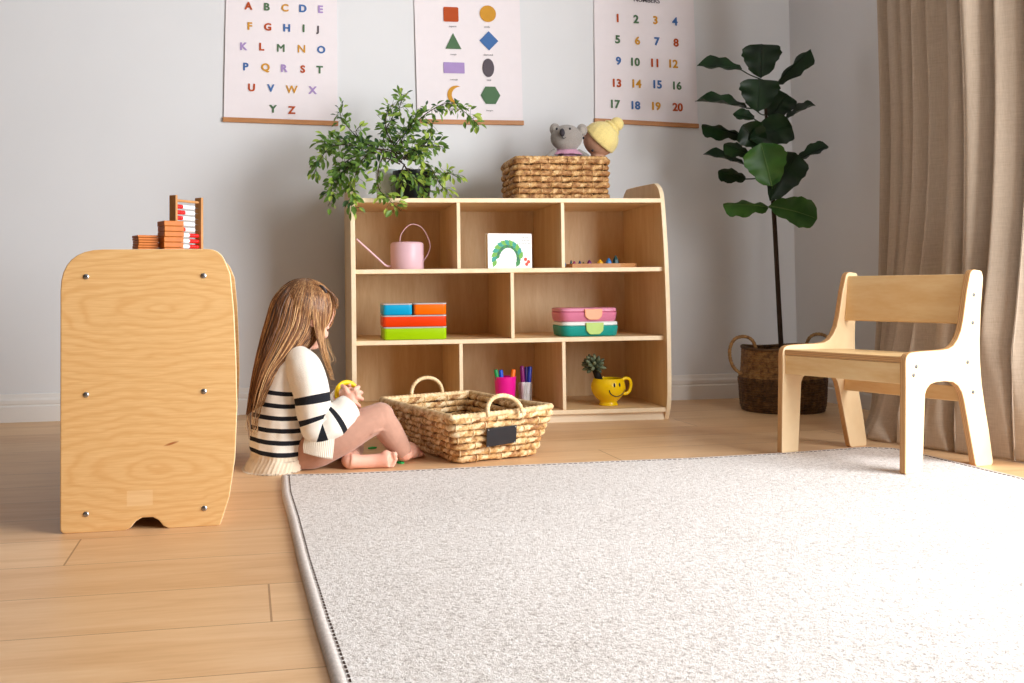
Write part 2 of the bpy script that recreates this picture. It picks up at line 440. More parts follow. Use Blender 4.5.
# ---------------------------------------------------------------- rug
def rz_(px, py): return atz(px, py, .0105)
left = [rz_(*p) for p in ((281, 474.5), (281.8, 492), (289, 518.6), (298, 559.6), (314.5, 620), (332.5, 679))]
d_ = (left[-1] - left[-2]).normalized()
ring = [(p.x, p.y) for p in left] + [(.11, .85), (.14, .35), (1.9, .3), (1.9, 1.2), (1.895, 2.1), (1.89, 2.53)]
back = [(1.875, 2.66), (1.80, 2.70)] + [(rz_(*p).x, rz_(*p).y) for p in ((780, 452.5), (690, 457.5), (600, 461), (500, 465.3), (400, 470.2), (330, 473.2), (290, 473.8))]
out = fillet([(x, y, .03) for x, y in ring + back], 5)
rg = thing('rug', 'large pale wool rug with a stitched taupe edge on the oak floor', 'rug', (1.0, 1.6, 0))
RO = V((1.0, 1.6, 0))
# pile: inset polygon filled as a bevelled slab
def inset(poly, d):
    res = []; N = len(poly)
    for i in range(N):
        a, b, c = V(poly[i-1]), V(poly[i]), V(poly[(i+1) % N])
        t = ((b-a).normalized() + (c-b).normalized()).normalized(); res.append(tuple(b + V((-t.y, t.x))*d))
    return res
area = sum(out[i-1][0]*out[i][1] - out[i][0]*out[i-1][1] for i in range(len(out)))
sg = 1 if area > 0 else -1
inn = inset(out, .016*sg)
pile = obj('pile', MB().prism(inn, (0, 0, .001), (1, 0, 0), (0, 1, 0), (0, 0, .0095), 0, 0), M['rug'], rg, org=RO, bevel=.003)
bm = bmesh.new(); bm.from_mesh(pile.data)             # cut the slab into even cells
for ax_ in (0, 1):
    for k in range(-9, 10):
        co_n = V((k*.17 if ax_ == 0 else 0, k*.17 if ax_ else 0, 0)); bmesh.ops.bisect_plane(bm, geom=bm.verts[:] + bm.edges[:] + bm.faces[:], plane_co=co_n, plane_no=(1 - ax_, ax_, 0))
bm.to_mesh(pile.data); bm.free()
b = MB()
o0, o1, o2, o3, o4 = out, inset(out, .003*sg), inset(out, .010*sg), inset(out, .018*sg), inset(out, .018*sg)
loops = [(out, .0), (out, .005), (o1, .0095), (o2, .011), (o3, .0098), (o4, 0.0)]
n = len(out); vs = [(p[0], p[1], z + .0005) for lp, z in loops for p in lp]
fs = [(i*n + k, i*n + (k+1) % n, (i+1)*n + (k+1) % n, (i+1)*n + k) for i in range(len(loops)-1) for k in range(n)]
obj('binding', b.add(vs, fs), M['rug_edge'], rg, smooth=True, org=RO)
st = MB(); path = inset(out, .021*sg)
acc = 0; L = []
for i in range(len(path)):
    a, c = V(path[i]), V(path[(i+1) % len(path)]); m = max(1, int((c-a).length/.003))
    L += [a.lerp(c, k/m) for k in range(m)]
for i in range(0, len(L) - 4, 5):
    a, c = L[i], L[i+3]; t = (c - a).normalized() if (c-a).length > 1e-6 else V((1, 0)); nrm = V((-t.y, t.x))*.0013
    st.add([(p.x, p.y, .0115) for p in (a - nrm, c - nrm, c + nrm, a + nrm)] + [(p.x, p.y, .009) for p in (a - nrm, c - nrm, c + nrm, a + nrm)],
           [(0, 1, 2, 3), (0, 4, 5, 1), (1, 5, 6, 2), (2, 6, 7, 3), (3, 7, 4, 0)])
obj('edge_stitching', st, M['stitch'], rg, org=RO)

# ---------------------------------------------------------------- toddler chair
ca = math.radians(19)
RUGT = .0105
CR = atz(905.5, 475, RUGT)
chair = thing('toddler_chair', 'pale birch toddler chair with rounded side panels standing at the rug corner', 'chair', CR, ca - PI/2)
chair.rotation_euler = (-RUGT/.32, 0, ca - PI/2); chair.scale = (1, 1, 1)
# local x runs from the left panel (-.415) to the right panel (0), local y to the back
cp = [(0, 0, .006), (.07, 0, .006), (.083, .2, 0), (.09, .213, 0), (.104, .224, 0), (.125, .229, 0), (.165, .231, 0), (.2, .228, 0), (.222, .218, 0), (.238, .2, 0), (.246, .18, 0),
      (.296, .0, .014), (.375, .0, .014), (.357, .09, 0), (.338, .165, 0), (.326, .22, 0), (.32, .28, 0), (.3195, .34, 0), (.325, .42, 0), (.337, .508, .018), (.33, .526, .012), (.283, .529, .024),
      (.264, .47, .05), (.246, .392, 0), (.236, .363, 0), (.221, .34, 0), (.203, .324, 0), (.182, .316, 0), (.15, .313, 0), (.06, .310, 0), (.004, .306, .035), (.004, .22, .0)]
cp = [(a, c) for a, c in [q[:2] for q in fillet(cp, 7)]]
for x in (-.018, -.409):
    p = obj('side_panel', MB().prism(cp, (x, 0, 0), (0, 1, 0), (0, 0, 1), (.018, 0, 0)), [M['chair'], M['ply_edge']], chair, bevel=.003)
    for y, z in ((.045, .272), (.034, .25), (.292, .46), (.286, .385), (.262, .28), (.285, .2)):
        s = MB().lathe([(0, 0), (.005, 0), (.0047, .0014), (.002, .002), (0, .0008)], n=12)
        for i, q in enumerate(s.v): s.v[i] = V(((0 + q.z) if x > -.1 else (-.409 - q.z), y + q.x, z + q.y))
        obj('screw', s, M['screw_d'], p, smooth=True, auto=40)
X0, X1 = -.391, -.018
def rail(name, y0, y1, z0, z1, tilt=0, m='chair_x', bev=.002):
    mb = MB().box((0, 0, 0), (X1-X0, y1-y0, z1-z0)); mb.m = [0, 0, 0, 0, 0, 0]
    R = Matrix.Rotation(tilt, 3, 'X')
    mb.v = [R @ p + V(((X0+X1)/2, (y0+y1)/2, (z0+z1)/2)) for p in mb.v]
    return obj(name, mb, [M[m], M['ply_edge']], chair, bevel=bev)
st_ = MB().box(((X0+X1)/2, .147, .2885), (X1-X0, .27, .016)); st_.m = [0, 0, 1, 1, 1, 1]
obj('seat', st_, [M['chair_x'], M['ply_edge_z']], chair, bevel=.003)
rail('front_apron', .014, .032, .226, .2795)
rail('rear_rail', .268, .286, .172, .212, -.12)
rail('backrest', .279, .297, .381, .515, -.13)

# ---------------------------------------------------------------- curtain along the right wall
cu = MB(); NS, NZ = 360, 46
A_, B_ = V((2.245, 3.16)), V((2.29, 2.2))
dirc = (B_ - A_); LEN = dirc.length; dirc.normalize(); nc = V((-dirc.y, dirc.x))
if nc.x > 0: nc = -nc                                # points into the room
def cpt(i, j):
    s = i/NS; z0 = j/NZ
    z = .004 + (2.62 - .004)*z0**1.5
    h = max(0, 1 - z/1.1)                            # flare towards the floor
    ph = s*2*PI*10.5 + 1.1*sin(s*9.0) + .7*noise.noise((s*6, z*.25, 1))
    amp = .048 + .018*noise.noise((s*5, 3.1, z*.3)) + .03*h*(.6 + .6*noise.noise((s*4, .7, 0)))
    w = 2.1*abs(sin(ph/2 + .25*sin(ph*.5)))**.62 - 1.15 + .12*sin(2.3*ph + z*.4)
    off = amp*w + .02*noise.noise((s*9, z*.6, 5)) + .006*h*noise.noise((s*22, z*3, 2))
    flare = h*h*(.03 + .17*math.exp(-((s-.34)/.2)**2) + .1*math.exp(-((s-.78)/.16)**2))
    kick = max(0, 1 - z/.09)**2*(.035 + .03*noise.noise((s*10, 0, 8)))
    base = A_.lerp(V((2.125, 2.60)), min(1, s/.6)) if s < .6 else V((2.125, 2.60)).lerp(B_, (s-.6)/.4)
    p = base + dirc*( .016*cos(ph) + .02*h*noise.noise((s*7, 2, 2))) + nc*(off + flare + kick)
    if z < .7: p.x = max(p.x, 2.06 - .34*(p.y - 2.45))
    return V((p.x, p.y, z))
cu.grid(cpt, NS, NZ)
curtain = obj('curtain', cu, M['curtain'], smooth=True, org=(2.2, 2.5, 0))
so = curtain.modifiers.new('t', 'SOLIDIFY'); so.thickness = .003
tag(curtain, 'floor length beige linen curtain hanging in deep folds at the right wall', 'curtain')

# ---------------------------------------------------------------- posters on the back wall
def glyph(s, cache={}):
    if s not in cache:
        c = bpy.data.curves.new('t', 'FONT'); c.body = s; c.offset = 0 if s in 'MNW' else .02 if len(s) < 3 else .004; c.resolution_u = 4
        o = bpy.data.objects.new('t', c); COL.objects.link(o)
        dg = bpy.context.evaluated_depsgraph_get(); me = bpy.data.meshes.new_from_object(o.evaluated_get(dg))
        vs = [v.co.copy() for v in me.vertices]; fs = [list(p.vertices) for p in me.polygons]
        bpy.data.objects.remove(o); bpy.data.curves.remove(c); bpy.data.meshes.remove(me)
        x0, x1 = min(v.x for v in vs), max(v.x for v in vs); y0, y1 = min(v.y for v in vs), max(v.y for v in vs)
        cache[s] = ([((v.x-(x0+x1)/2)/(y1-y0), (v.y-(y0+y1)/2)/(y1-y0)) for v in vs], fs, (x1-x0)/(y1-y0))
    return cache[s]
ZC = 1/3.98                                           # about metres per unit at the wall
class Poster:
    def __init__(s, name, label, tl, tr, bl, br, up):
        s.Y = WY - .0063
        s.bl, s.br = at(*bl, s.Y), at(*br, s.Y); tl, tr = at(*tl, s.Y), at(*tr, s.Y)
        k = up/((tl - s.bl).length); s.tl, s.tr = s.bl + (tl - s.bl)*k, s.br + (tr - s.br)*k
        s.r = (s.br - s.bl).normalized(); s.u = ((s.tl - s.bl).normalized() + (s.tr - s.br).normalized()).normalized()
        s.org = (s.bl + s.br)/2
        s.root = thing(name, label, 'poster', s.org)
        def P(i, j, dy):
            a, c = i/10, j/24; p = s.bl.lerp(s.br, a).lerp(s.tl.lerp(s.tr, a), c)
            return p + V((0, dy - .0015*sin(c*5)*abs(2*a-1), 0))
        mb = MB().grid(lambda i, j: P(i, j, 0), 10, 24); mb.grid(lambda i, j: P(i, j, .001), 10, 24)
        obj('paper', mb, M['paper'], s.root, smooth=True, org=s.org)
        for (q0, q1, nm) in ((s.bl, s.br, 'bottom_bar'), (s.tl, s.tr, 'top_bar')):
            bb = MB(); e = s.r*.003; d = V((0, -.006, 0)); h = s.u*.0095
            for base in (q0 - e, q1 + e): bb.v += [base + d - h, base - d - h, base - d + h, base + d + h]
            bb.f = [[0, 1, 2, 3], [7, 6, 5, 4], [0, 4, 5, 1], [1, 5, 6, 2], [2, 6, 7, 3], [3, 7, 4, 0]]; bb.m = [0]*6
            obj(nm, bb, M['bar'], s.root, org=s.org, bevel=.002)
        s.mb = {}
    def put(s, ink, poly_v, faces, px, py, size, bold=((0, 0),)):
        c = at(px, py, s.Y - .0032); mb = s.mb.setdefault(ink, MB())
        for k, (ox, oy) in enumerate(bold): mb.add([c + s.r*((x + ox)*size) + s.u*((y + oy)*size) + V((0, -2e-5*k, 0)) for x, y in poly_v], faces)
    def text(s, t, px, py, h, ink):
        v, f, w = glyph(t); s.put(ink, v, f, px, py, h, ((-.03, 0), (.03, 0), (0, .02), (0, -.02)) if len(t) < 3 else ((-.03, 0), (.03, 0)))
    def shape(s, pts, px, py, size, ink): s.put(ink, pts, [list(range(len(pts)))], px, py, size)
    def done(s):
        inks = list(s.mb); big = MB()
        for i, k in enumerate(inks): big.add(s.mb[k].v, s.mb[k].f, i)
        obj('print' if 'shapes' in s.root.name else 'lettering', big, [M['ink_'+k] for k in inks], s.root, org=s.org)
PX = 1/252.0                                           # metres per photo pixel on the back wall
p = Poster('alphabet_poster', 'white wall poster of coloured alphabet letters, hung furthest from the fig tree', (226, 0), (337, 0), (223.6, 119.5), (337.6, 123.5), .72)
for ch, ink, x, y in [('A','r',188,28),('B','g',278,33),('C','m',366,38),('D','b',454,41),('E','l',540,45),('F','m',195,127),('G','r',282,131),('H','b',375,136),('I','g',457,138),('J','k',525,146),
        ('K','l',165,226),('L','r',253,228),('M','g',346,234),('N','m',447,238),('O','b',543,242),('P','b',175,325),('Q','m',271,331),('R','l',363,333),('S','r',453,337),('T','g',535,340),
        ('U','r',203,427),('V','b',297,430),('W','m',399,436),('X','l',501,440),('Y','g',308,531),('Z','r',399,537)]:
    p.text(ch, 210 + x/4.88, y/4.88, (40 if ch in 'Q' else 37)/4.88*PX*(1.1 if ch in 'QJ' else 1), ink)
p.done()
p = Poster('shapes_poster', 'white wall poster of eight coloured shapes with captions, hung above the leafy plant', (414.2, 0), (519.6, 0), (417.5, 121.5), (523, 123), .72)
def circ(n, rx=1, ry=1): return [(rx*cos(2*PI*k/n), ry*sin(2*PI*k/n)) for k in range(n)]
q = lambda x, y: (400 + x/4.88, y/4.88)
z_ = PX/4.88
p.shape(rrect(78, 76, 8), *q(249, 70), z_, 'r'); p.shape(circ(40, 43, 43), *q(429, 67), z_, 'm')
p.shape([(-42, -41), (42, -41), (0, 41)], *q(260, 200), z_, 'g'); p.shape([(-50, 0), (0, -50), (50, 0), (0, 50)], *q(434, 199), z_, 'b')
p.shape(rrect(110, 56, 3), *q(264, 331), z_, 'l'); p.shape(circ(40, 31, 48), *q(431, 331), z_, 'k')
cres = [(48*cos(a), 48*sin(a)) for a in [math.radians(62 + 236*k/30) for k in range(31)]]
cres += [(22.5 + 47*cos(a) - 0, 42.4*sin(a)/cos(0)) for a in [math.radians(270 - 180*k/24) for k in range(1, 24)]]
p.shape([(x*.98 + 8, y) for x, y in cres], *q(268, 463), z_, 'm')
p.shape([(52*cos(a), 52*sin(a)) for a in [PI/3*k for k in range(6)]], *q(442, 465), z_, 'g')
for t, x, y in (('square', 258, 131), ('circle', 425, 131), ('triangle', 261, 266), ('diamond', 431, 267), ('rectangle', 264, 389), ('oval', 434, 390), ('crescent', 265, 532), ('hexagon', 438, 540)):
    p.text(t, *q(x, y), 10*z_, 't')
p.done()
p = Poster('numbers_poster', 'white wall poster of the numbers one to twenty, hung beside the fig tree', (594, 0), (693.5, 0), (595, 120.5), (698, 126), .72)
for t, ink, x, y in [('1','r',184,88),('2','g',274,93),('3','m',368,98),('4','b',463,104),('5','g',184,192),('6','m',281,198),('7','b',376,202),('8','r',469,208),('9','b',188,297),('10','g',271,302),('11','r',365,307),('12','m',457,311),
        ('13','r',181,405),('14','m',278,408),('15','b',379,412),('16','g',475,418),('17','g',174,508),('18','b',273,514),('19','m',373,518),('20','r',477,523)]:
    p.text(t, 580 + x/4.88, y/4.88, 43/4.88*PX, ink)
p.text('NUMBERS', 580 + 326/4.88, 1/4.88, 24/4.88*PX, 'k')
p.done()
# ---------------------------------------------------------------- woven baskets
def rope(mb, pts, r, pitch, closed=False, n=10, m=0, strands=2, depth=.28):
    """a cord of twisted strands: a tube whose outline carries a winding groove"""
    pts = [V(p) for p in pts]; N = len(pts); k0 = len(mb.v)
    mb.tube(pts, r, n, m, cap=not closed, closed=closed)
    L = 0
    for i in range(N):
        if i: L += (pts[i] - pts[i-1]).length
        for k in range(n):
            a = 2*PI*k/n; g = abs(sin(a*strands/2 + L*PI/pitch*strands/2))
            q = mb.v[k0 + i*n + k]; mb.v[k0 + i*n + k] = pts[i] + (q - pts[i])*(1 - depth + depth*1.5*g**.6)
def resample(path, step, closed=True):
    P = [V(p) for p in path]; P2 = P + [P[0]] if closed else P; out = []; acc = 0
    for a, b in zip(P2, P2[1:]):
        L = (b - a).length
        while acc <= L and L > 0: out.append(a.lerp(b, acc/L)); acc += step
        acc -= L
    return out
def weave_box(corner_b, corner_t, z0, z1, rows, r, stake, step=.004, twist=.07, inside=True, rim=None):
    """corner_b / corner_t: 4 (x, y) corners at floor and rim, in order; returns body and rim meshes"""
    body = MB()
    for i in range(rows):
        t = (i + .5)/rows
        cs = [V((*a, z0)).lerp(V((*b, z1)), t) for a, b in zip(corner_b, corner_t)]
        path = [V((x, y, cs[0].z)) for x, y in fillet([(c.x, c.y, .018) for c in cs], 5)]
        cen = sum(cs, V())/4
        pts = resample(path, step); N = len(pts)
        nrm = []
        for k in range(N):
            tn = (pts[(k+1) % N] - pts[k-1]).normalized(); q = V((tn.y, -tn.x, 0)); nrm.append(q if q.dot(pts[k] - cen) > 0 else -q)
        for sgn in ((1, -1) if inside else (1,)):
            res = [pts[k] + nrm[k]*sgn*r*(.62 + .30*sin(PI*k*step/stake + PI*(i % 2)) + .25*noise.noise((k*step*22, i*2.7, sgn))) + V((0, 0, r*.22*noise.noise((k*step*18, i*3.3, sgn*4)))) for k in range(N)]
            nn_ = 12; k0 = len(body.v); f0_ = len(body.f)
            body.tube(res, [r*(.98 + .2*noise.noise((k*step*24, i*2.1, sgn*3))) for k in range(N)], nn_, m=0, closed=True)
            for k in range(N):
                ph = k*step*2*PI/twist + i*1.3
                for a_ in range(nn_):
                    ang = 2*PI*a_/nn_; g = abs(sin(1.5*(ang + ph))); j = k0 + k*nn_ + a_; q = body.v[j]; dv = q - res[k]
                    dv = V((dv.x*.8, dv.y*.8, dv.z)); body.v[j] = res[k] + dv*(.62 + .44*g**.5 + .07*noise.noise((k*step*60, a_*1.3, i)))
                    body.m[f0_ + k*nn_ + a_] = (0, 2, 3, 0, 2, 0)[int(((ang + PI/nn_ + ph)/(2*PI/3)) + 2*noise.noise((k*step*7, i*1.9, sgn*2))) % 6]
            # short upright stitches that cross every other row
            L = (N - 1)*step; ns = int(L/stake)
            for q_ in range(ns):
                k = int((q_ + (.25 if i % 2 else .75))/ns*N) % N; c = res[k]; o = nrm[k]*sgn; hh = (z1 - z0)/rows*.62
                body.tube(bez([c + V((0, 0, -hh)) - o*r*.3, c + V((0, 0, -hh*.5)) + o*r*.62, c + o*r*.88, c + V((0, 0, hh*.5)) + o*r*.62, c + V((0, 0, hh)) - o*r*.3], 8), .0021, 5, 2)
    # dark core sheet, the shade between outer and inner rows put into its colour
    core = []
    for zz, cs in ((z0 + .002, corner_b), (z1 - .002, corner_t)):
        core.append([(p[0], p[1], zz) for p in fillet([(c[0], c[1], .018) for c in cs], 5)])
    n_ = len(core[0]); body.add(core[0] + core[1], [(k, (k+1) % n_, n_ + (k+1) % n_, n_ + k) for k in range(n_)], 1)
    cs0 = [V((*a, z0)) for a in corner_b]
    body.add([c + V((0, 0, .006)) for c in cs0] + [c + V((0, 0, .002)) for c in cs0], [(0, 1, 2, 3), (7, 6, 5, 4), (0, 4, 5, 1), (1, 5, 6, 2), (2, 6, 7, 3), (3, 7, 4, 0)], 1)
    cs0 = [V((*a, z0)) for a in corner_b]; cs1 = [V((*a, z1)) for a in corner_t]
    rm = MB()
    path = rim or [V((p[0], p[1], z1)) for p in fillet([(c.x, c.y, .02) for c in cs1], 6)]
    rope(rm, resample(path, .003), r*.85, r*1.4, closed=True)
    bt = MB(); rope(bt, resample([V((p[0], p[1], z0 + r*.8)) for p in fillet([(c.x, c.y, .018) for c in cs0], 6)], .003), r*.9, r*1.6, closed=True)
    return body, rm, bt
M['straw_m'] = strawmat('red brown water hyacinth', srgb(104, 62, 30), srgb(170, 120, 72), srgb(222, 180, 126))
M['gap'] = plain('dark brown weave shade', srgb(70, 42, 22), .9, .2, 80)  # dark tone standing in for the shade inside the weave

# big floor basket
def XY(p): return (p.x, p.y)
zt = .142
b0, b1 = atz(459, 463.5, 0), atz(533, 455.5, 0)
t0, t1, t2, t3 = atz(452, 418, zt), atz(551, 409, zt), atz(470, 392.5, zt), atz(381, 399.5, zt)
bc = (t0 + t1 + t2 + t3)/4
mid = V(((b0.x + b1.x)/2, (b0.y + b1.y)/2, 0))
b3 = b0 + (V((t3.x, t3.y, 0)) - V((t0.x, t0.y, 0)))*.86; b2 = b1 + (V((t2.x, t2.y, 0)) - V((t1.x, t1.y, 0)))*.86
def up_rim(cs, lift):
    out = []
    for i in range(4):
        a, b = cs[i], cs[(i+1) % 4]
        for k in range(12):
            t = k/12; p = a.lerp(b, t); out.append(p + V((0, 0, lift[i]*(1-t)**3 + lift[(i+1) % 4]*t**3)))
    return out
big = thing('storage_basket', 'large open woven basket with two loop handles and a blank black tag on the floor', 'basket', (mid.x, mid.y + .15, 0))
BO = big.location.copy()
body, rm, bt = weave_box([XY(b0), XY(b1), XY(b2), XY(b3)], [XY(t0), XY(t1), XY(t2), XY(t3)], .004, zt, 7, .0096, .085, rim=up_rim([t0, t1, t2, t3], [.0, .008, .0, .0]))
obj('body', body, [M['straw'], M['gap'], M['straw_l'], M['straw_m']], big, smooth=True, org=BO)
obj('rim', rm, M['straw_l'], big, smooth=True, org=BO); obj('bottom_rim', bt, M['straw'], big, smooth=True, org=BO)
def loop(a, b, h, lean, r=.0058):
    pts = []
    for k in range(33):
        t = k/32; e = sin(PI*t); p = a.lerp(b, .5 - .5*cos(PI*t)); pts.append(p + V((0, 0, h*e**.8)) + lean*e)
    mb = MB(); rope(mb, resample(pts, .0022, False), r, r*1.7); return mb
ha, hb = atz(488.5, 417, zt), atz(522.5, 413, zt)
obj('handle', loop(ha, hb, .052, V((-.01, .015, 0))), M['straw_l'], big, smooth=True, org=BO)
ha, hb = atz(411.5, 397, zt), atz(442.5, 394.5, zt)
obj('handle', loop(ha, hb, .058, V((0, .01, 0))), M['straw_l'], big, smooth=True, org=BO)
fn = ((V((b1.x, b1.y, 0)) - V((b0.x, b0.y, 0))).normalized()); fnorm = V((fn.y, -fn.x, 0)); fp = b0 + fnorm*.012 + V((0, 0, 0))
tilt = ((t0 + t1)/2 - (b0 + b1)/2); pn = fn.cross(tilt).normalized()
if pn.y > 0: pn = -pn
tagc = [onplane(x, y, b0 + pn*.022, pn) for x, y in ((486.5, 447.5), (516, 442.5), (517, 425.5), (487, 429.5))]
tg = MB(); tg.add(tagc + [c - pn*.003 for c in tagc], [(0, 1, 2, 3), (7, 6, 5, 4), (0, 4, 5, 1), (1, 5, 6, 2), (2, 6, 7, 3), (3, 7, 4, 0)])
tt = obj('name_tag', tg, plain('slate black tag', srgb(44, 46, 52), .55, .05), big, org=BO, bevel=.0008); tt['label'] = 'blank slate black name tag'
tc_ = sum(tagc, V())/4
for c in tagc: obj('rivet', MB().ball(c.lerp(tc_, .1) + pn*.0005, .0022, nu=10, nv=6), M['steel'], tt, smooth=True, org=BO)

# basket of soft toys on top of the shelf
ZT = .815
a0, a1 = onplane(516.5, 196, sh(0, .12), SV), onplane(608.5, 196, sh(0, .12), SV)
x0, x1 = (a0 - P0).dot(SU), (a1 - P0).dot(SU)
tb = thing('toy_basket', 'rectangular woven basket on top of the shelf unit holding two soft toys', 'basket', sh((x0+x1)/2, .235, ZT))
TO = tb.location.copy()
rect = lambda e: [XY(sh(x0 - e, .12 - e)), XY(sh(x1 + e, .12 - e)), XY(sh(x1 + e, .36 + e)), XY(sh(x0 - e, .36 + e))]
body, rm, bt = weave_box(rect(-.006), rect(-.004), ZT + .003, ZT + .160, 7, .0108, .075)
obj('body', body, [M['straw_m'], M['gap'], M['straw'], M['straw_m']], tb, smooth=True, org=TO); obj('rim', rm, M['straw'], tb, smooth=True, org=TO); obj('bottom_rim', bt, M['straw'], tb, smooth=True, org=TO)

# soft koala
def px_m(p): return (ROT.transposed() @ (V(p) - CAM)).z*-1/F       # metres per photo pixel at a point
KY = 3.70
kc = at(566.5, 138, KY); u = px_m(kc)
def vis(px, py, dy=0): return at(px, py, KY + dy)
ko = thing('koala_toy', 'grey plush koala in a pink top peeking over the basket rim', 'soft toy', at(568, 175, KY)); KO = ko.location.copy()
M['plush'] = plain('grey plush', srgb(156, 148, 142), .95, .12, 300, .5, sheen=.4)
M['plush_l'] = plain('pale plush', srgb(172, 164, 156), .95, .1, 300, .4)
M['pink'] = plain('pink knit', srgb(206, 150, 176), .9, .1, 240, .4, sheen=.3)
M['soft_black'] = plain('black stitched thread', srgb(34, 32, 36), .5, .1)
body = MB(); body.ball(kc, (16.3*u, 14*u, 13.3*u)); body.ball(vis(567, 143, -.012), (13*u, 10*u, 9*u)); body.ball(vis(567, 168, .01), (14*u, 13*u, 17*u))
body.tube([vis(556, 152), vis(549, 158, -.01), vis(545, 168, -.01)], [4*u, 4.6*u, 3.6*u], 10); body.tube([vis(577, 152), vis(585, 157, -.015), vis(588, 168, -.01)], [4*u, 4.6*u, 3.6*u], 10)
kb = fuse(obj('body', body, M['plush'], ko, smooth=True, org=KO), .0022, 5)
for ex, ey in ((555, 129.5), (582, 130)):
    e = MB().ball(vis(ex, ey, .008), (5.6*u, 3.2*u, 6.3*u)); e.ball(vis(ex + .4, ey + .5, -.003), (3.2*u, 1.6*u, 3.8*u), m=1)
    obj('ear', e, [M['plush'], M['plush_l']], ko, smooth=True, org=KO)
nz = MB().ball(vis(562.2, 132.6, -.052), (2.6*u, 2.6*u, 4.1*u)); obj('nose', nz, plain('dark grey felt', srgb(56, 52, 58), .8), ko, smooth=True, org=KO)
for ex, ey in ((556.7, 128.8), (570, 128.8)): obj('eye', MB().ball(vis(ex, ey, -.046), (1.1*u, .9*u, 1.3*u), nu=10, nv=8), M['soft_black'], ko, smooth=True, org=KO)
mo = MB().tube(bez([vis(562.5, 137, -.052), vis(563.6, 138.4, -.05), vis(566, 137.5, -.05)], 8), .4*u, 5); obj('mouth', mo, M['soft_black'], ko, org=KO)
clo = MB()
def collar(i, j):
    a = 2*PI*i/40; t = j/6; c = vis(566.5, 149 + 6*t, .004); rr = (9.5 + 6.5*t + .9*t*sin(9*a))*u
    return c + V((rr*cos(a), rr*.9*sin(a), -.3*u*sin(9*a)*t))
clo.grid(collar, 40, 6)
ck = obj('collar', clo, M['pink'], ko, smooth=True, org=KO); ck.modifiers.new('s', 'SOLIDIFY').thickness = .003
obj('shirt', MB().ball(vis(567, 169, .008), (15*u, 14*u, 17.5*u)), M['pink'], ko, smooth=True, org=KO)

# rag doll with a yellow bun
do = thing('rag_doll', 'rag doll with butter yellow knitted hair and a top bun leaning in the basket', 'soft toy', at(600, 175, KY)); DO = do.location.copy()
M['doll'] = plain('tan doll fabric', srgb(196, 150, 124), .9, .05, 200, .2)
M['yarn'] = plain('butter yellow knit', srgb(250, 228, 150), .95, .08, 170, .6, sheen=.3)
dc = vis(600, 139.5, .035)
b = MB().ball(dc, (17.2*u, 16*u, 17.2*u), nu=28, nv=18); b.tube([dc, vis(597, 160, .04), vis(592, 176, .03)], [7*u, 7*u, 9*u], 14)
fuse(obj('body', b, M['doll'], do, smooth=True, org=DO), .0025, 4)
ax = (vis(614, 124, .03) - dc).normalized()
# hair cap: the part of a slightly larger ball beyond the hairline
hn = (vis(609.5, 129.5, .012) - dc).normalized()
hm = MB()
q_ = V((0, 0, 1)).rotation_difference(hn).to_matrix()
def hair(i, j):
    a = 2*PI*i/48; bb = (PI*.535)*j/14
    wv = 1 + .018*sin(a*14 + 2*sin(bb*3)) * (j > 1)
    return dc + q_ @ (V((sin(bb)*cos(a), sin(bb)*sin(a), cos(bb)))*(18.3*u*wv))
hm.grid(hair, 48, 14)
hh = obj('hair', hm, M['yarn'], do, smooth=True, org=DO); hh.modifiers.new('s', 'SOLIDIFY').thickness = .004
bun = MB().ball(vis(616.6, 124.2, .03), 7.2*u); rr_ = MB()
ctr = vis(611.5, 128.5, .03); dd = (vis(617, 124, .03) - ctr).normalized(); e1 = dd.orthogonal().normalized(); e2 = dd.cross(e1)
bun.tube([ctr + (e1*cos(a) + e2*sin(a))*8.2*u for a in [2*PI*k/24 for k in range(24)]], 2.0*u, 8, closed=True)
obj('bun', bun, M['yarn'], do, smooth=True, org=DO)
for ex, ey, dy in ((583.5, 138, -.012), (592.5, 150.5, -.022)): obj('eye', MB().ball(vis(ex, ey, dy), (1.3*u, 1*u, 1.4*u), nu=10, nv=8), M['soft_black'], do, smooth=True, org=DO)

# ---------------------------------------------------------------- things in the cubbies
def front(px, py, d): return onplane(px, py, sh(0, d), SV)          # on the plane d metres behind the shelf's front edge
def shx(px, d, py=250): return (front(px, py, d) - P0).dot(SU)
Z3, Z2, Z1 = .561, .308, .046
# watering can
wc = front(407, 268, .14); wx = shx(407, .14); u = px_m(wc)
can = thing('watering_can', 'pale pink metal watering can with a long thin spout in the top cubby', 'watering can', sh(wx, .14, Z3), YS)
M['pinkmetal'] = plain('pale pink enamel', srgb(222, 184, 194), .35, .02)
R_ = 16.6*u; H_ = 27.5*u
obj('body', MB().lathe([(0, 0), (R_ - .002, 0), (R_, .003), (R_, H_ - .009), (R_ - .003, H_ - .003), (R_ - .009, H_), (R_*.62, H_ + .001), (R_*.6, H_ - .001), (R_*.6, H_ - .02)], n=40), M['pinkmetal'], can, smooth=True, auto=50)
sp = bez([(-14*u, -.004, 3.4*u), (-19*u, -.006, 3.5*u), (-22.3*u, -.008, 4.8*u), (-26*u, -.011, 8.1*u), (-38*u, -.02, 19*u), (-51*u, -.03, 30.7*u)], 30)
obj('spout', MB().tube(sp, lerps([.0052, .0045, .0042, .004, .0038, .0036], 30), 10), M['pinkmetal'], can, smooth=True)
hp = bez([(-R_*.45, 0, H_), (-R_*.3, 0, H_ + .035), (R_*.25, 0, H_ + .066), (R_*.95, .004, H_ + .052), (R_*1.4, .006, H_ - .005), (R_*1.3, .006, H_*.6), (R_*.97, .0, H_*.3)], 40)
obj('handle', MB().tube(hp, .0055, 8, flat=.35, up=(0, 1, 0)), M['pinkmetal'], can, smooth=True)

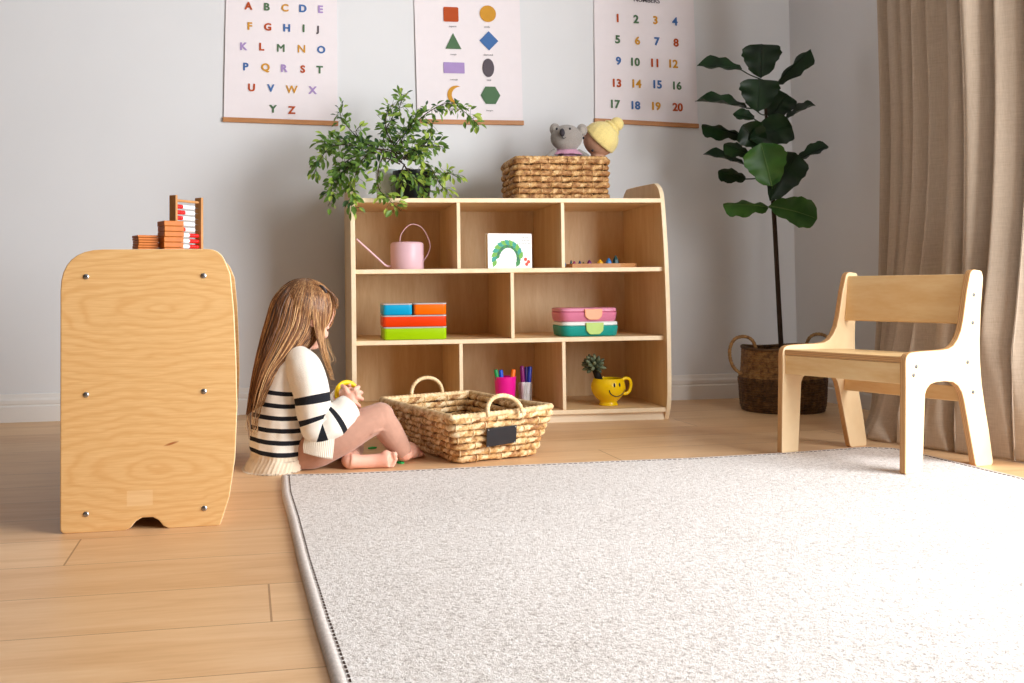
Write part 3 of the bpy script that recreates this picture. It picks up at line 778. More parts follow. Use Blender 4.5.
# board book, its cover art a plain green arch of leaves and a red berry
# (the cover picture is a leaf garland)
bk = thing('board_book', 'white board book with a green and red picture standing in the middle cubby', 'book', sh(shx(508.5, .05), .05, Z3), YS + .2)
u = px_m(front(508, 250, .05)); W_, H_ = 47.5*u, 34.6*u
M['white_card'] = plain('white glossy card', srgb(246, 246, 244), .35, .01)
M['page'] = plain('cream board pages', srgb(226, 204, 168), .8, .08, 60)
for nm, y in (('cover', -.0125), ('cover', .0125)): obj(nm, MB().prism(rrect(W_, H_, .004, 4), (0, y - .0012, H_/2 + .0003), (1, 0, 0), (0, 0, 1), (0, .0024, 0), 0, 0), M['white_card'], bk)
obj('page_block', MB().box((0, 0, H_/2 + .0003), (W_ - .003, .0226, H_ - .003)), M['page'], bk)
art = MB()
G_ = [plain('printed green %d' % i, c, .5, .25, 220) for i, c in enumerate((srgb(46, 130, 62), srgb(104, 168, 60), srgb(34, 104, 70), srgb(40, 150, 130)))] + [plain('printed red', srgb(214, 70, 44), .5)]
k = W_/233
for i in range(26):                                  # a plain garland of pointed leaves with three berries
    t = (i//2)/12; a = PI*(1.0 - t); cx, cz = -12 + 62*cos(a), 44 + 72*sin(a)
    tl = a + (1.15 if i % 2 else -2.0); L_, w_ = 42, 12
    q = [(cx + L_*f*cos(tl) - g*w_*sin(tl), cz + L_*f*sin(tl) + g*w_*cos(tl)) for f, g in ((0, 0), (.3, -.9), (.6, -.9), (1, 0), (.6, .9), (.3, .9))]
    art.add([(x*k, -.0138 - i*1e-5, z*k) for x, z in q], [list(range(6))], i % 4)
for bx_, bz_ in ((82, 44), (98, 32), (88, 20)): art.add([((bx_ + 9*cos(b))*k, -.0142, (bz_ + 9*sin(b))*k) for b in [2*PI*j/16 for j in range(16)]], [list(range(16))], 4)
obj('cover_picture', art, G_, bk)
ttl = MB()
for j, tx in enumerate(('THE VERY', 'HUNGRY', 'CATERPILLAR')):
    v, f, w_ = glyph(tx); h = 8*k; ttl.add([((108 - w_*4)*k + x*h, -.0139, (150 - j*14)*k + y*h) for x, y in v], f)
obj('cover_title', ttl, plain('grey print', srgb(60, 62, 68), .6), bk)

# tray of coloured pieces
ty = thing('wooden_tray', 'shallow six-sided wooden tray of coloured pieces in the top right cubby', 'tray', sh(shx(601, .15), .15, Z3), YS)
u = px_m(front(600, 266, .1)); hx = 37*u
def hexa(s): return [(-hx*s, .02), (-hx*.98*s, -.08*s), (13.2*u*s, -.085*s), (30*u*s, -.055*s), (hx*s + .003, .0), (hx*.5*s, .085*s), (-hx*.5*s, .085*s)]
loops = [(1, 0), (1, .0155), (.95, .0155), (.94, .005)]
n = 7; vs = [(x, y, z + .0005) for s, z in loops for x, y in hexa(s)]
obj('tray_body', MB().add(vs, [(i*n + j, i*n + (j+1) % n, (i+1)*n + (j+1) % n, (i+1)*n + j) for i in range(3) for j in range(n)] + [list(range(n))[::-1], [3*n + j for j in range(n)]]), wood('tan tray wood', srgb(176, 118, 70), srgb(204, 150, 98), (2, 9, 9)), ty, bevel=.0015)
cols = dict(blue=srgb(38, 122, 196), teal=srgb(18, 70, 76), magenta=srgb(150, 34, 96), navy=srgb(30, 44, 104), olive=srgb(96, 92, 44), purple=srgb(112, 36, 104), yellow=srgb(232, 172, 34))
for cn, px, h, wid, wh in (('blue', 566.5, .013, .014, 'at the tray\'s near corner beside the divider'), ('teal', 571, .016, .012, 'next to a magenta piece on the tray'), ('magenta', 575, .014, .018, 'on the wooden tray, between teal and navy ones'), ('navy', 581, .015, .016, 'next to the olive piece on the tray'),
                           ('olive', 584.5, .012, .012, 'between the navy and purple pieces on the tray'), ('purple', 591.5, .017, .024, 'on the wooden tray beside the yellow piece'), ('yellow', 600.5, .0175, .03, 'on the wooden tray, pointed'), ('blue', 609, .021, .028, 'beside the yellow piece on the tray, the wide one'), ('teal', 618, .028, .03, 'the tallest on the tray')):
    x = shx(px, .1); d = .115 + .02*sin(px); o = sh(x, d, Z3 + .0056)
    mb = MB(); N6 = 6; w2 = wid/2
    h *= 1.5; pr = [(w2*.8, 0), (w2, .004), (w2*.75, h*.6), (.002, h)]
    mb.lathe([(0, 0)] + pr + [(0, h)], n=6)
    mb.v = [V((p.x, p.y, p.z)) + o for p in mb.v]
    tag(obj('toy_piece', mb, M.setdefault('piece_'+cn, plain(cn + ' painted wood', cols[cn], .4)), org=o, bevel=.001), cn + ' pointed wooden piece ' + wh, 'toy piece', 'coloured pieces on the wooden tray')

# stacked food boxes
M['lid'] = plain('milky clear plastic lid', srgb(226, 222, 224), .25, .02); M['lid'].node_tree.nodes['Principled BSDF'].inputs['Transmission Weight'].default_value = .35
u = px_m(front(414, 330, .03))
def foodbox(label, c, xa, xb, z, h, dep=.15):
    X0, X1 = shx(xa, .035), shx(xb, .035); w_ = X1 - X0
    o = sh((X0+X1)/2, .035 + dep/2, z); t = thing('food_box', label, 'box', o, YS, 'stacked food boxes')
    mb = MB(); r = .012; loops = []
    for (e, zz) in ((-.003, 0), (0, .003), (0.0, h - .0055)): loops.append([(x, y, zz) for x, y in rrect(w_ + 2*e - .001, dep + 2*e, r, 5)])
    n = len(loops[0]); mb.add([p for l in loops for p in l], [(i*n + j, i*n + (j+1) % n, (i+1)*n + (j+1) % n, (i+1)*n + j) for i in range(2) for j in range(n)] + [list(range(n))[::-1], [2*n + j for j in range(n)]])
    obj('body', mb, plain(label[:12] + ' plastic', c, .3, .02), t, smooth=True, auto=50)
    obj('lid', MB().prism(rrect(w_ + .0015, dep + .0015, r, 5), (0, 0, h - .0052), (1, 0, 0), (0, 1, 0), (0, 0, .005), 0, 0), M['lid'], t, bevel=.0012)
foodbox('lime green plastic box at the bottom of the food box stack', srgb(164, 208, 0), 383, 446, Z2 + .0005, 12.8*u)
foodbox('bright red plastic box between the lime box and the two small ones', srgb(238, 62, 6), 382.6, 446, Z2 + .0005 + 12.9*u, 11.6*u)
zz = Z2 + .001 + 24.6*u
foodbox('small sky blue plastic box on top of the red one', srgb(0, 164, 214), 382.6, 411.8, zz, 11.6*u)
foodbox('small orange plastic box on top of the red one', srgb(255, 112, 0), 413, 446, zz, 11.8*u)

# two lunch boxes
u = px_m(front(586, 320, .06))
def lunch(label, c, lidc, latc, xa, xb, z, h, rz):
    X0, X1 = shx(xa + 5, .05), shx(xb + .6, .05); w_ = X1 - X0; dep = .17
    t = thing('lunch_box', label, 'lunch box', sh((X0+X1)/2, .045 + dep/2, z), YS + rz, 'pair of stacked lunch boxes')
    def slab(z0, z1, e0, e1, nm, m):
        mb = MB(); L = []
        for (e, zz) in ((e0 - .006, z0), (e0 - .001, z0 + .004), (e1, z1 - .003), (e1 - .004, z1)): L += [(x, y, zz) for x, y in rrect(w_ + 2*e, dep + 2*e, .034, 7)]
        n = len(L)//4
        return obj(nm, mb.add(L, [(i*n + j, i*n + (j+1) % n, (i+1)*n + (j+1) % n, (i+1)*n + j) for i in range(3) for j in range(n)] + [list(range(n))[::-1], [3*n + j for j in range(n)]]), m, t, smooth=True, auto=55)
    slab(0, h*.72, -.003, 0, 'base', plain(label[:10] + ' plastic', c, .35, .02))
    slab(h*.70, h, .0, -.002, 'lid', plain(label[:10] + ' lid plastic', lidc, .35, .02))
    lo = fillet([(-.034, .0, .0), (.034, 0, .0), (.032, -h*.55, .012), (.018, -h*.8, .012), (-.018, -h*.8, .012), (-.032, -h*.55, .012)], 5)
    obj('latch', MB().prism([(x + .012, y) for x, y in lo], (0, -dep/2 - .006, h*.93), (1, 0, 0), (0, 0, 1), (0, .007, 0), 0, 0), plain(label[:10] + ' latch plastic', latc, .4, .02), t, bevel=.002)
lunch('teal lunch box with a white lid and lime latch, under the pink one', srgb(28, 160, 152), srgb(232, 236, 232), srgb(186, 216, 118), 555.6, 618, Z2 + .0005, 14.6*u, .0)
lunch('pink lunch box with a peach latch, stacked on the teal one', srgb(222, 130, 164), srgb(224, 146, 174), srgb(246, 174, 136), 554.6, 617, Z2 + .001 + 14.6*u, 13.4*u, .0)

# pots of pens
def at_shelf(px, d, z): return sh(shx(px, d, 390), d, z)
u = px_m(front(505, 390, .11))
po = at_shelf(505.3, .11, Z1 + .0005)
t = tag(obj('pen_pot', MB().lathe([(0, 0), (8.3*u, 0), (8.9*u, .002), (11*u, 31.5*u), (10.5*u, 31.5*u), (8.2*u, .004), (0, .004)], po, 32), plain('magenta plastic', srgb(232, 18, 150), .4, .02), smooth=True, auto=50, org=po), 'bright magenta plastic pen pot on the bottom board of the shelf', 'pot')
def pen(px, top, r, c, cap, o, lean, name, label, grp, base=.005, white=0):
    tip = onplane(px, top, o + SV*lean, SV); bot = o + V((0, 0, base)) + (V((tip.x, tip.y, o.z)) - o)*.3
    root = thing(name, label, 'pen', bot, 0, grp)
    ax = (tip - bot)
    obj('barrel', MB().tube([bot, bot.lerp(tip, .7), bot.lerp(tip, .72)], [r*.92, r*.92, r*.8], 12), cap if not white else M['white_card'], root, smooth=True, auto=40, org=bot)
    obj('cap', MB().tube([bot.lerp(tip, .68 if not white else .60), bot.lerp(tip, .97), tip], [r*1.05, r*.98, r*.75], 12), c, root, smooth=True, auto=40, org=bot)
pc = {k: plain(k + ' pen plastic', v, .35, .02) for k, v in dict(green=srgb(24, 150, 84), blue=srgb(24, 84, 214), orange=srgb(250, 116, 24), purple=srgb(122, 24, 104), navy=srgb(28, 44, 140), indigo=srgb(50, 24, 96)).items()}
G2 = 'pens in the magenta pot'
pen(495.6, 369.6, .0078, pc['green'], pc['green'], po, -.012, 'felt_pen', 'green capped felt pen in the magenta pot', G2)
pen(500.6, 370, .0084, pc['blue'], pc['blue'], po, .008, 'felt_pen', 'blue capped felt pen in the magenta pot', G2)
pen(513.6, 369.4, .0092, pc['orange'], pc['orange'], po, -.006, 'felt_pen', 'orange capped felt pen in the magenta pot', G2)
mo_ = at_shelf(525.2, .12, Z1 + .0005); u = px_m(mo_)
glass = bpy.data.materials.new('clear acrylic'); glass.use_nodes = True
gb = glass.node_tree.nodes['Principled BSDF']; gb.inputs['Base Color'].default_value = (.96, .95, .97, 1); gb.inputs['Roughness'].default_value = .06; gb.inputs['Transmission Weight'].default_value = .92; gb.inputs['IOR'].default_value = 1.2
tag(obj('clear_cup', MB().lathe([(0, 0), (5.9*u, 0), (6.1*u, .002), (7.3*u, 24.5*u), (6.9*u, 24.5*u), (5.6*u, .004), (0, .004)], mo_, 28), glass, smooth=True, auto=50, org=mo_), 'clear plastic cup of whiteboard markers beside the magenta pot', 'cup')
G3 = 'markers in the clear cup'
pen(521.8, 366, .0082, pc['purple'], None, mo_, -.006, 'marker', 'white marker with a plum cap in the clear cup', G3, white=1)
pen(530, 366.5, .0084, pc['navy'], None, mo_, .004, 'marker', 'white marker with a royal blue cap in the clear cup', G3, white=1)
pen(526.3, 366.8, .0078, pc['indigo'], None, mo_, .012, 'marker', 'white marker with a dark indigo cap between two others', G3, white=1)

# smiling mug with a succulent
mc = at_shelf(608.2, .12, Z1 + .0005); u = px_m(mc)
mug = thing('mug', 'round yellow mug with a smiling face painted on, in the bottom right cubby', 'mug', mc, YS); 
M['yellow'] = plain('glossy yellow glaze', srgb(246, 204, 12), .22, .02)
prm = [(0, 0), (9.2*u, 0), (9.3*u, 1*u), (8.6*u, 3*u), (9.2*u, 4.4*u), (12.4*u, 7.6*u), (15.6*u, 12*u), (17.0*u, 17*u), (16.6*u, 21.5*u), (14.6*u, 26*u), (14.2*u, 26.6*u), (13.7*u, 26*u), (15*u, 21*u), (15*u, 17*u), (13*u, 12*u), (9*u, 7*u), (0, 6*u)]
obj('bowl', MB().lathe([(p.x, p.y) for p in bez([(a, b, 0) for a, b in prm], 64)], n=48), M['yellow'], mug, smooth=True)
hd = bez([(15.4*u, 0, 24*u), (19*u, 0, 26*u), (23.6*u, 0, 24.4*u), (25*u, 0, 19*u), (22.8*u, 0, 12.6*u), (18.5*u, 0, 10.4*u), (15.2*u, 0, 12*u)], 36)
hmb = MB().tube(hd, 1.3*u, 10, flat=1.3, up=(0, 1, 0)); hmb.v = [Matrix.Rotation(math.radians(8), 3, 'Z') @ p for p in hmb.v]
obj('handle', hmb, M['yellow'], mug, smooth=True)
outer = [(p.x, p.y) for p in bez([(a, b, 0) for a, b in prm[3:10]], 60)]
def rad(z): return min(outer, key=lambda q: abs(q[1]-z))[0]
face = MB()
def onmug(dx, z, e=.0006):
    a = math.asin(max(-.98, min(.98, dx/rad(z)))); r = rad(z) + e; return V((r*sin(a), -r*cos(a), z))
for ex in (5.5, 11.3):
    ex -= 4.4; face.ball(onmug(ex*u, 21*u, 0), (1.0*u, .8*u, 2.2*u), nu=12, nv=8)
sm = [onmug((4.6 + 8.6*cos(a))*u, (16.8 + 7.0*sin(a))*u, .0002) for a in [PI + .05 + (PI - .1)*k/24 for k in range(25)]]
face.tube(sm, [.35*u] + [.55*u]*23 + [.35*u], 6)
obj('painted_face', face, M['soft_black'], mug, smooth=True)
obj('soil', MB().lathe([(0, 23*u), (14*u, 23*u), (14*u, 22*u), (0, 22*u)], n=24), plain('dark potting soil', srgb(30, 22, 18), .95, .3, 200, .6), mug)
su_base = mc + SU*(-8*u) + V((0, 0, 23.2*u))
su = thing('succulent', 'grey green succulent of plump finger leaves leaning out of the yellow mug', 'plant', su_base)
top = su_base + SU*(-7.0*u) + V((0, 0, 16.5*u)) - SV*.01
obj('stem', MB().tube([su_base, su_base.lerp(top, .5) + V((-.002, 0, 0)), top], [3.6*u, 3.4*u, 3*u], 10), plain('dark succulent stem', srgb(34, 30, 26), .8), su, smooth=True, org=su_base)
sl = [leafmat('grey green succulent skin', srgb(84, 96, 74), srgb(128, 136, 106), .5, .0, 40), leafmat('dark succulent skin', srgb(48, 58, 46), srgb(84, 92, 70), .5, .0, 40)]
rnd = random.Random(3)
for k in range(34):
    zc = 1 - 1.75*(k + .5)/34; a = k*2.39996; rr = math.sqrt(max(0, 1 - zc*zc))
    d = V((rr*cos(a), rr*sin(a), zc)); d = (d + V((-.35, 0, .35))*.5).normalized(); c = top + d*4*u; e = top + d*(12 + rnd.uniform(-1, 1))*u + V((0, 0, .4*u))
    obj('leaf', MB().tube(bez([c, c.lerp(e, .5), e], 6), [1.1*u, 1.7*u, 2.0*u, 2.1*u, 1.9*u, 1.4*u, .5*u], 7), sl[k % 2 if k % 3 else 0], su, smooth=True, org=su_base)
# ---------------------------------------------------------------- things on the low cabinet
CM = Matrix.Rotation(math.radians(-.7), 3, 'Z'); CO = V((-.371, 2.178, 0))
ztop = .5682
def topz(): return CT
M['tan'] = wood('orange brown wooden tile', srgb(182, 98, 30), srgb(208, 122, 42), (8, 3, 8), .5)
def cab_at(px, Y): p = at(px, 249, Y); return V((p.x, p.y, 0))
zc_top = .583
def tile_stack(pxc, Y, n, h, size, rot, gapz, name, lab, grp):
    c = cab_at(pxc, Y); z = zc_top + .0002
    tops = n
    for k in range(n):
        o = V((c.x + .0008*sin(k*5), c.y + .0008*cos(k*7), z + k*h))
        mb = MB().box((0, 0, h/2), (size, size, h - .0006)); mb.v = [Matrix.Rotation(rot + .02*sin(k*3.1), 3, 'Z') @ p + o for p in mb.v]
        place = 'topmost of' if k == n-1 else 'lowest of' if k == 0 else ('second from the top of' if k == n-2 else 'third from the top of' if k == n-3 else 'fourth from the top of' if k == n-4 else 'fifth from the top of' if k == n-5 else 'sixth from the top of')
        tag(obj(name, mb, M['tan'], org=o, bevel=.0012), lab % place, 'tile', grp)
# the top board of the cabinet is 16 mm below the crown of its end panels
tile_stack(170.6, 2.40, 6, .0124, .047, math.radians(24), 0, 'wooden_tile', 'thick square wooden tile, %s the tall stack by the abacus', 'thick wooden tiles on the low cabinet')
tile_stack(145.6, 2.40, 7, .0059, .048, math.radians(22), 0, 'wooden_tile', 'thin square wooden tile, %s the short stack on the cabinet', 'thin wooden tiles on the low cabinet')
ab0, ab1 = at(173.6, 249, 2.50), at(199.2, 249, 2.57)
z0 = zc_top + .0002
d = V((ab1.x - ab0.x, ab1.y - ab0.y, 0)); AL = d.length; arz = math.atan2(d.y, d.x)
ab = thing('abacus', 'wooden abacus with red and white beads standing on the low cabinet', 'abacus', (ab0.x, ab0.y, z0), arz)
M['ab'] = wood('abacus wood', srgb(172, 118, 66), srgb(202, 150, 96), (9, 9, 2), .5)
ht = at(173, 195.2, 2.50).z - z0
for x in (0, AL): obj('upright', MB().box((x, 0, ht/2), (.0075, .021, ht)), M['ab'], ab, bevel=.0012)
obj('top_rod', MB().tube([(-.002, 0, ht - .012), (AL + .002, 0, ht - .012)], .0034, 10), M['ab'], ab, smooth=True, auto=40)
obj('base_rail', MB().box((AL/2, 0, .006), (AL - .008, .018, .0112)), M['ab'], ab, bevel=.001)
red, wht = plain('red bead', srgb(214, 22, 20), .3, .02), plain('white bead', srgb(240, 240, 240), .3, .02)
def bead(x, z, m):
    return obj('bead', MB().lathe([(.0012, -.0042), (.0042, -.0042), (.0052, -.0025), (.0052, .0025), (.0042, .0042), (.0012, .0042)], n=14), m, ab, smooth=True, auto=45)
rows = 8; first = ht - .0265
for i in range(rows):
    z = first - i*.0139
    obj('wire', MB().tube([(0, 0, z), (AL, 0, z)], .0007, 6), M['steel'], ab)
    wd = AL - .0075; bw = .0084
    if i < 5: xs = [(.0045 + bw*(k + .5), red if k < 3 + (i % 3 == 1) else wht) for k in range(8)]
    else: xs = [(AL - .0045 - bw*(k + .5), red if k < 4 else wht) for k in range(9)]
    for x, m in xs:
        if x < .004 or x > AL - .004: continue
        b = bead(x, z, m); b.location = (x, 0, z); b.rotation_euler = (0, PI/2, 0)

# ---------------------------------------------------------------- leafy plant on the shelf
rnd = random.Random(11)
ph = shx(413, .2, 190); pot_o = sh(ph, .2, ZT + .0005); u = px_m(pot_o)
t = thing('leafy_plant', 'bushy trailing green plant in a black pot on top of the shelf unit', 'plant', pot_o, 0)
obj('pot', MB().lathe([(0, 0), (15.6*u, 0), (16*u, .003), (19*u, 27*u), (20.2*u, 27.2*u), (20.2*u, 31*u), (19.2*u, 31*u), (18.6*u, 27*u), (0, 26.5*u)], pot_o, 40), M['black'], t, smooth=True, auto=45, org=pot_o)
o2 = sh(shx(390, .30, 190), .30, ZT + .0005); u2 = px_m(o2)
tag(obj('pale_pot', MB().lathe([(0, 0), (12.5*u2, 0), (13*u2, .003), (14.5*u2, 34*u2), (13.8*u2, 34*u2), (12.3*u2, .006), (0, .006)], o2, 32), plain('pale blue white ceramic', srgb(226, 236, 244), .4, .02), smooth=True, auto=50, org=o2), 'pale blue white pot behind the black plant pot', 'pot')
def shelfY(px, d): return front(px, 190, d).y
br = [  # pixel trail, depth behind the shelf front (start, end)
 ([(405, 165), (391, 152), (413, 126), (430.5, 110.7), (450, 103), (466, 113), (479, 126)], .2, .24, 62),
 ([(408, 160), (384, 141), (392, 118), (400, 106), (402, 94)], .22, .26, 40), ([(405, 160), (388, 135), (386, 118), (393, 104)], .2, .18, 26),
 ([(400, 160), (380, 150), (362, 141), (347, 126), (340.5, 115), (343, 104)], .2, .2, 26), ([(362, 141), (356, 132), (362, 124)], .2, .17, 8),
 ([(402, 162), (389, 152), (360, 146), (334, 146), (321, 158), (314, 174)], .18, .08, 60), ([(380, 149), (352, 144), (330, 140), (321, 146)], .22, .2, 40),
 ([(402, 160), (389, 150), (367, 152), (347, 168), (335, 190), (328, 206)], .14, .0, 60), ([(389, 152), (367, 155), (354, 179), (351, 212)], .12, -.04, 52),
 ([(370, 154), (352, 158), (340, 168), (334, 182)], .1, .05, 40), ([(400, 164), (382, 159), (378, 185), (387, 198), (401, 211)], .1, -.05, 30),
 ([(405, 160), (395, 152), (422, 146), (431, 134), (433, 122)], .26, .3, 34), ([(405, 158), (418, 147), (431, 146), (444, 147)], .22, .2, 26),
 ([(405, 168), (420, 172), (434, 178), (447, 173), (459, 178)], .14, .08, 34), ([(404, 165), (414, 178), (424, 188), (427, 196)], .08, .05, 20),
 ([(404, 165), (400, 178), (410, 186)], .08, .06, 14), ([(410, 160), (428, 165), (440, 184), (448, 191)], .1, .06, 18), ([(405, 158), (402, 140), (410, 126), (416, 116)], .2, .14, 40), ([(405, 158), (413, 150), (421, 158)], .12, .06, 36)]
fol = MB()
def leaf(mb, b, d, up, L, w, m):
    d = d.normalized(); s_ = d.cross(up).normalized(); nn = s_.cross(d)
    P = []
    for q, ww in ((0, .12), (.28, .85), (.55, 1), (.8, .6), (1, .02)):
        c = b + d*(L*q) - nn*(L*.18*q*q); P += [c - s_*(w*ww) + nn*(w*.35*ww), c, c + s_*(w*ww) + nn*(w*.35*ww)]
    fs = []
    for k in range(4): fs += [(3*k, 3*k+1, 3*k+4, 3*k+3), (3*k+1, 3*k+2, 3*k+5, 3*k+4)]
    mb.add(P, fs, m)
for pts, d0, d1, nl in br:
    N = len(pts); P = [at(x, y, shelfY(x, d0 + (d1 - d0)*i/(N-1))) for i, (x, y) in enumerate(pts)]
    C_ = bez(P, 30)
    obj('branch', MB().tube(C_, lerps([.0026, .0018, .0009], 30), 6), M['twig'], t, smooth=True, org=pot_o)
    for k in range(int(nl*1.9)):
        q = .18 + .82*((k + rnd.random())/(nl*1.9)); i = min(29, int(q*30)); b = C_[i].lerp(C_[i+1], q*30 - i); tn = (C_[i+1] - C_[i]).normalized()
        side = V((rnd.gauss(0, 1), rnd.gauss(0, 1)*.8, rnd.gauss(0, 1))).normalized()
        off = side*rnd.uniform(.0, .034); b = b + off
        if b.z < ZT + .006 and (b - P0).dot(SV) > -.01: b.z = ZT + .006 + .02*rnd.random(); 
        dr = tn*.6 + side + V((0, 0, -.25)); Lf = rnd.uniform(.02, .036)
        if off.length > .008: fol.tube([b - off, b - off*.4 + V((0, 0, .001)), b], .0006, 4, 2)
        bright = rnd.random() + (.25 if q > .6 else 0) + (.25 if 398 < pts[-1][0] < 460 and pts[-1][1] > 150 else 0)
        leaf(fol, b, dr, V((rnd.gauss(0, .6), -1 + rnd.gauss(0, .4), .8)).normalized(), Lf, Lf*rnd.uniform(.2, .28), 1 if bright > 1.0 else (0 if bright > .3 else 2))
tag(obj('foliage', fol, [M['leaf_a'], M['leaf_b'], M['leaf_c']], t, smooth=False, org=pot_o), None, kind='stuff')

# ---------------------------------------------------------------- fiddle leaf fig in a seagrass basket
fb = V((2.07, 3.62, 0)); u = px_m(at(786, 380, 3.6))*.93
bk = thing('seagrass_basket', 'brown belly basket of woven seagrass with loop handles in the room corner', 'basket', fb)
def belly(a, z):
    pr = [(0, 41), (6, 43.0), (18, 44.0), (30, 44.6), (33.5, 45.2), (36, 44.2), (42, 42), (56, 41), (64, 40.5), (67, 40.5)]
    for (z0, r0), (z1, r1) in zip(pr, pr[1:]):
        if z <= z1: return r0 + (r1 - r0)*(z - z0)/(z1 - z0)
    return pr[-1][1]
bd = MB(); NZ_ = 26
for i in range(NZ_):
    z = 1.3 + i*66/NZ_; r0 = belly(0, z)*u; pts = []
    for k in range(110):
        a = 2*PI*k/110; wv = sin(55*a/2*2/1.0 + PI*i)
        pts.append(fb + V((r0*cos(a), r0*sin(a), z*u)) + V((cos(a), sin(a), 0))*(.0022*sin(a*27.5*2 + PI*(i % 2)) + .001*noise.noise((a*20, i, 0))))
    bd.tube(pts, [1.55*u*(1 + .25*noise.noise((k*.9, i*3.0, 2))) for k in range(110)], 6, 0 if z > 35 else 1, closed=True)
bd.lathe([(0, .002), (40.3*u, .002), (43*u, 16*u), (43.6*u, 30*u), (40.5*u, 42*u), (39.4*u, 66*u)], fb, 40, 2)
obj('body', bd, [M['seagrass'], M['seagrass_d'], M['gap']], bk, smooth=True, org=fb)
rmm = MB(); rope(rmm, [fb + V((40.6*u*cos(a), 40.6*u*sin(a), 67*u + .004*sin(3*a))) for a in [2*PI*k/200 for k in range(200)]], 1.9*u, 2.4*u, closed=True); obj('rim', rmm, M['seagrass_d'], bk, smooth=True, org=fb)
h1 = [onplane(x, y, fb + V((-.13, -.04, 0)), (.25, 1, 0)) for x, y in ((757, 350), (752, 340), (744, 336.5), (735, 339), (730, 348), (730.5, 360), (735, 369), (742, 374))]
mb = MB(); rope(mb, resample(bez(h1, 60), .002, False), .0062, .011); obj('handle', mb, M['seagrass'], bk, smooth=True, org=fb)
h2 = [V((2*fb.x - p.x, 2*fb.y - p.y, p.z)) for p in h1]; mb = MB(); rope(mb, resample(bez(h2, 60), .002, False), .0062, .011); obj('handle', mb, M['seagrass'], bk, smooth=True, org=fb)
fg = thing('fiddle_leaf_fig', 'tall fiddle leaf fig with broad dark leaves growing from the seagrass basket', 'plant', fb + V((0, 0, .004)))
FO = fg.location.copy(); FY = 3.60
obj('pot', MB().lathe([(0, 0), (26*u, 0), (33*u, 58*u), (34.5*u, 58*u), (34.5*u, 62*u), (32.5*u, 62*u), (31*u, 56*u), (0, 56*u)], FO, 32), M['black'], fg, smooth=True, auto=45, org=FO)
tr = bez([at(782.5, 366, FY), at(781, 345, FY), at(777, 270, FY), at(774, 215, FY), at(769, 150, FY), at(763, 80, FY)], 40)
obj('trunk', MB().tube(tr, lerps([.0105, .0095, .0088, .0085, .007, .004], 40), 10), M['bark'], fg, smooth=True, org=FO)
rnd = random.Random(5)
FL = [((741.5, 70), (697, 60), 13, 0, -.02, .02), ((761, 78), (761.5, 42), 40, 0, .0, .03), ((776, 84), (811, 47), 17, 0, .02, .0), ((758, 112), (760, 77), 40, 0, -.08, -.05),
      ((746, 108), (695, 94), 9, 0, -.02, -.05), ((754, 119), (733, 111), 12, 0, -.05, -.06), ((742, 136), (701.5, 120), 15, 0, .0, -.03), ((786, 119), (815, 100), 8, 0, .0, .03),
      ((750, 140), (792, 120), 33, 0, -.1, -.1), ((764, 146), (742, 124), 30, 0, -.09, -.1), ((743, 164), (703, 149), 9, 0, .0, .02), ((748, 154), (723.5, 141), 16, 0, -.06, -.09), ((746, 179), (718, 168), 16, 0, .03, .03),
      ((798, 160), (828, 142), 13, 0, .0, -.03), ((772, 186), (761, 141), 42, 1, -.13, -.14), ((770, 200), (796, 150), 34, 0, -.09, -.1), ((769, 207), (723, 199), 17, 2, -.02, -.05), ((769.5, 206), (817, 213), 31, 2, -.05, -.08),
      ((770, 120), (787, 92), 30, 0, .05, .07), ((763, 160), (790, 178), 30, 0, .07, .09)]
M['fig_d'] = M['fig']
for (bx, by), (tx, ty), w, kind, dy0, dy1 in FL:
    b, tp = at(bx, by, FY + dy0), at(tx, ty, FY + dy1); ax = tp - b; L = ax.length; ax.normalize()
    view = (b - CAM).normalized(); side = ax.cross(view).normalized(); full = max(L*.62, w*u*1.0); fr = min(1, w*u/full)
    sd = (side*fr + view*math.sqrt(max(0, 1 - fr*fr))*(1 if rnd.random() < .5 else -1)).normalized(); nn = ax.cross(sd).normalized()
    if nn.dot(view) > 0: nn = -nn
    lf = MB(); NU, NV = 10, 14
    prof_ = [0.03, .40, .56, .64, .70, .78, .87, .95, 1.0, 1.03, 1.02, .96, .84, .6, .08]
    droop = .12 if abs(ax.z) < .6 else .05
    def LP(i, j):
        q = j/NV; s_ = (i/NU - .5)*2; ww = prof_[j]*full/2*(1 + .05*sin(j*2.3 + (s_ > 0)*1.3)*abs(s_))
        ripple = .05*full*abs(s_)**2*sin(q*16 + (0 if s_ > 0 else 1.5))
        vein = -.012*full*abs(sin(q*PI*7 - abs(s_)*2.2))
        return b + ax*(L*q) + sd*(ww*s_) + nn*(.16*full*abs(s_)**1.3*prof_[j] + ripple + vein*(1-abs(s_)*.4)) - V((0, 0, droop*L*q*q))
    lf.grid(LP, NU, NV, fm=lambda i, j: 0)
    mid = [LP(NU//2, j) + nn*.0012 for j in range(NV+1)]
    lf.tube(mid, lerps([.0028, .002, .0006], NV), 5, 1)
    near = min(tr, key=lambda p: (p - b).length)
    if (near - b).length > .012: lf.tube(bez([near, near.lerp(b, .6) + V((0, 0, -.004)), b], 6), .0026, 6, 0)
    obj('leaf', lf, [M['fig'] if kind == 0 else M['fig_l'], M['vein'] if kind else M['fig']], fg, smooth=True, org=FO)
